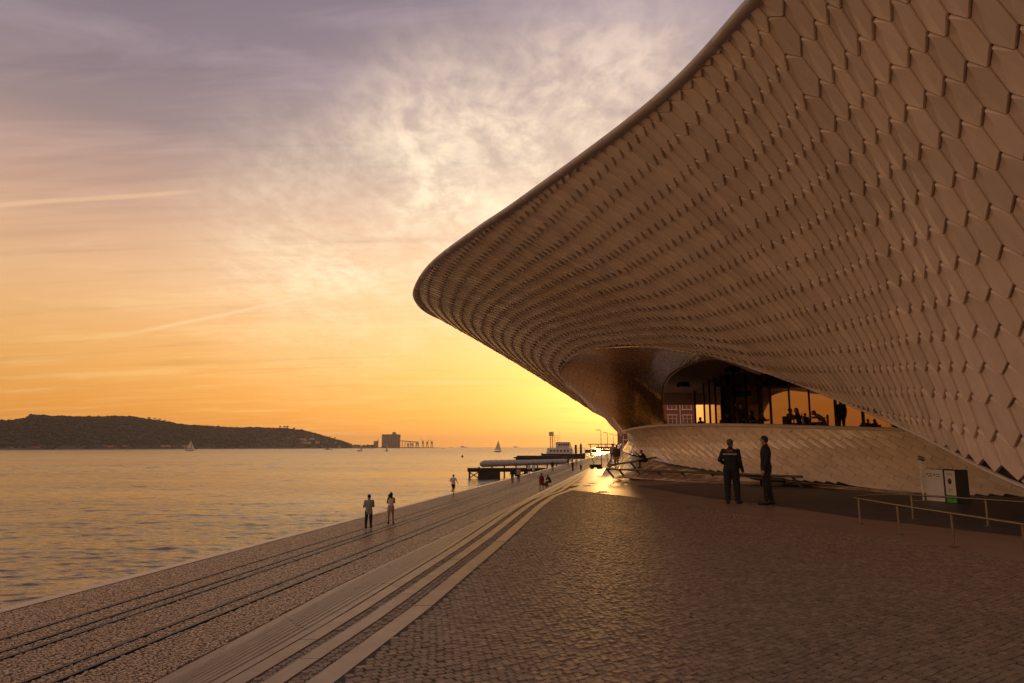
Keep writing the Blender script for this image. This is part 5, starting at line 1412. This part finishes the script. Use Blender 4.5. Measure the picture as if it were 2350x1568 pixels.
SIT = dict(pelvis=(0, 0, .50), waist=(0, .06, .64), chest=(0, .16, .82), neck=(0, .26, .99), head=(0, .33, 1.11), shl=(-.18, .23, .93), shr=(.18, .23, .93), ell=(-.22, .40, .72), elr=(.22, .40, .72), wrl=(-.10, .52, .86), wrr=(.10, .52, .90), hal=(-.05, .50, .95), har=(.05, .46, 1.0),
           hil=(-.10, .02, .48), hir=(.10, .02, .48), knl=(-.11, .44, .52), knr=(.11, .44, .52), anl=(-.11, .42, .085), anr=(.11, .42, .085), tol=(-.12, .58, .03), tor=(.12, .58, .03))
sp_ = gp(1263, 1117, QZ); 
person('person in black sitting hunched on the lowest steps', sp_, .9, 1.70, SIT, top='black', bottom='black', vox=.028)
MB_ = MB()
# cyclists, seen from behind
def cyclist(px, py, label, top, lab2):
    p = gp(px, py, QZ+.02); yaw = -.17
    bk_ = empty('bicycle', p, yaw, label=lab2, cat='bicycle')
    for y in (-.52, .52):
        mb = MB(); c = [(0, y+.33*math.cos(t), .35+.33*math.sin(t)) for t in np.linspace(0, 2*math.pi, 21)]; mb.tube(c, .022, 6, cap=False); w_ = mb.build('wheel', M['dark'], bk_)
        mb = MB()
        for t in np.linspace(0, math.pi, 7)[:-1]: mb.bar((0, y-.31*math.cos(t), .35-.31*math.sin(t)), (0, y+.31*math.cos(t), .35+.31*math.sin(t)), .006, .006)
        tag(mb.build('spokes', M['steel'], w_), kind='stuff')
    mb = MB(); B0 = (0, -.05, .32); ST = (0, -.18, .82); HT = (0, .38, .86)
    for a, b2 in ((B0, ST), (B0, (0, .40, .72)), (ST, HT), (B0, (0, -.52, .35)), (ST, (0, -.52, .35)), (HT, (0, .52, .35))): mb.tube([a, b2], .018, 6)
    mb.build('frame', M['dark'], bk_)
    mb = MB(); mb.box((0, -.20, .86), (.14, .26, .05)); mb.build('saddle', M['dark'], bk_)
    mb = MB(); mb.tube([(-.28, .36, .98), (-.1, .42, .98), (.1, .42, .98), (.28, .36, .98)], .015, 6); mb.build('handlebar', M['dark'], bk_)
    person(label, p, yaw, 1.74, dict(pelvis=(0, -.18, .97), waist=(0, -.13, 1.10), chest=(0, -.04, 1.29), neck=(0, .06, 1.46), head=(0, .12, 1.58), shl=(-.18, .03, 1.40), shr=(.18, .03, 1.40), ell=(-.25, .18, 1.20), elr=(.25, .18, 1.20), wrl=(-.25, .33, 1.02), wrr=(.25, .33, 1.02), hal=(-.24, .39, .99), har=(.24, .39, .99),
           hil=(-.09, -.16, .95), hir=(.09, -.16, .95), knl=(-.10, .18, .74), knr=(.10, .12, .58), anl=(-.10, .02, .42), anr=(.10, -.06, .20), tol=(-.10, .15, .36), tor=(.10, .07, .14)), top=top, bottom='black', vox=.035)
cyclist(1314.5, 1082, 'cyclist in a dark top riding away, left one of two', 'black', 'dark bicycle under the left cyclist')
cyclist(1333, 1080.5, 'cyclist in a pale shirt riding away, right one of two', 'white', 'dark bicycle under the right cyclist')
person('distant walker in a pale top in front of the left cyclist', gp(1313, 1066, QZ+.03), 0, 1.74, WALK, top='sand', bottom='grey', vox=.045)
# by the loop handrail
pz = at(1416, 1072, 52); pz[2] = float(plaza_z(pz[0], pz[1]))
person('person in a dark jacket and pale shorts standing behind the loop handrail', pz, 2.7, 1.78, dict(SMALLSTEP, wrr=(.25, .12, .95), har=(.22, .18, .92)), skin='darkskin', top='brown', bottom='sand', legs='short', vox=.03, coat=.06)
pz = at(1406, 1060, 62); pz[2] = float(plaza_z(pz[0], pz[1]))
person('person in a white shirt carrying a dark bag beside the ramp wall', pz, .2, 1.74, WALK, top='white', bottom='grey', vox=.035)
sq = at(1483, 1056.5, 36.25)
person('youth in dark clothes perched on the back rail of the loop handrail', (sq[0], sq[1], sq[2]-.42), 1.35, 1.35, SIT, top='black', bottom='black', vox=.028)

# guests and staff on the terrace behind the apron
def terr(px, D): q = at(px, 970, D); q[2] = TZ; return q
person('waiter in black standing by the glass door with one arm raised', terr(1702, 37.5), 2.6, 1.76, dict(elr=(.30, .10, 1.38), wrr=(.27, .12, 1.62), har=(.26, .12, 1.70)), top='black', bottom='black', vox=.03, upper_only=False)
person('waiter in dark clothes standing near the right end of the terrace', terr(1932, 33.5), 2.2, 1.78, None, top='navy', bottom='black', vox=.03)
def chair(q, yaw, label):
    c = empty('terrace_chair', q, yaw, label=label, cat='chair')
    MB().box((0, 0, .45), (.44, .44, .05)).build('seat', M['dark'], c); MB().box((0, -.21, .70), (.42, .04, .42)).build('backrest', M['dark'], c)
    for x in (-.19, .19):
        for y in (-.19, .19): MB().box((x, y, .22), (.035, .035, .43)).build('leg', M['dark'], c)
for px, D, yw, lab, hs, tp in ((1729, 35.6, 1.3, 'seated guest with bushy hair leaning over left of the thick mullion', 'windy', 'black'), (1745, 36.2, -1.6, 'seated guest close beside the bushy haired one', 'short', 'brown'),
                               (1811, 34.0, -1.4, 'seated guest turned to the right, left one of a pair under the reflected hill', 'bun', 'brown'), (1834, 33.6, 1.4, 'seated guest with smooth round hair, right one of a pair', 'long', 'black'),
                               (1889, 32.4, 1.0, 'guest bending low over a table near the right end', 'long', 'orange'), (1665, 38.5, -1.2, 'seated guest in the dark entrance bay of the terrace', 'short', 'black'), (1610, 44, .5, 'seated guest at the far left end of the terrace', 'short', 'black')):
    q = terr(px, D); chair(q, yw, 'dark terrace chair under the ' + lab.split(',')[0].replace('seated guest', 'guest seated')[:60] if False else {1729: 'dark terrace chair of the bushy haired guest', 1745: 'dark terrace chair beside the bushy haired guest', 1811: 'dark terrace chair of the left guest of the pair', 1834: 'dark terrace chair of the round haired guest', 1889: 'dark terrace chair of the bending guest', 1665: 'dark terrace chair in the entrance bay', 1610: 'dark terrace chair at the far left end'}[px])
    S_ = dict(SIT, pelvis=(0, -.02, .52), waist=(0, .0, .68), chest=(0, .03, .88), neck=(0, .07, 1.07), head=(0, .11, 1.20), shl=(-.18, .05, 1.0), shr=(.18, .05, 1.0), ell=(-.24, .22, .80), elr=(.24, .22, .80), wrl=(-.12, .42, .80), wrr=(.12, .42, .82), hal=(-.06, .48, .82), har=(.06, .48, .84))
    if px == 1889: S_.update(chest=(0, .16, .82), neck=(0, .30, .94), head=(0, .40, 1.02), shl=(-.18, .26, .90), shr=(.18, .26, .90))
    person(lab, q, yw, 1.72, S_, top=tp, bottom='black', hairstyle=hs, female=hs != 'short', vox=.03)
for px, D, lab in ((1737, 35.0, 'small dark terrace table between the two left guests'), (1822, 33.0, 'small dark terrace table between the pair of guests'), (1880, 31.8, 'small dark terrace table near the right end'), (1645, 40, 'small dark terrace table outside the entrance bay')):
    t = empty('terrace_table', terr(px, D), 0, label=lab, cat='table')
    MB().lathe([(.36, .72), (.36, .75)], (0, 0, 0), 18).build('table_top', M['dark'], t); MB().tube([(0, 0, .02), (0, 0, .72)], .03, 8).build('leg', M['dark'], t); MB().lathe([(.24, 0), (.22, .03)], (0, 0, 0), 16).build('foot', M['dark'], t)

# ------------------------------------------------------------------ evening haze over the river
hm = bpy.data.materials.new('evening_haze'); hm.use_nodes = True
hn = hm.node_tree; hn.nodes.clear()
ho = hn.nodes.new('ShaderNodeOutputMaterial'); hv_ = hn.nodes.new('ShaderNodeVolumePrincipled')
hv_.inputs['Color'].default_value = (.95, .90, .85, 1); hv_.inputs['Density'].default_value = 6e-5; hv_.inputs['Anisotropy'].default_value = .35
hn.links.new(hv_.outputs[0], ho.inputs['Volume'])
hz = MB().box((0, 3750, 66), (19400, 13000, 148)).build('haze', hm)
tag(hz, kind='stuff')
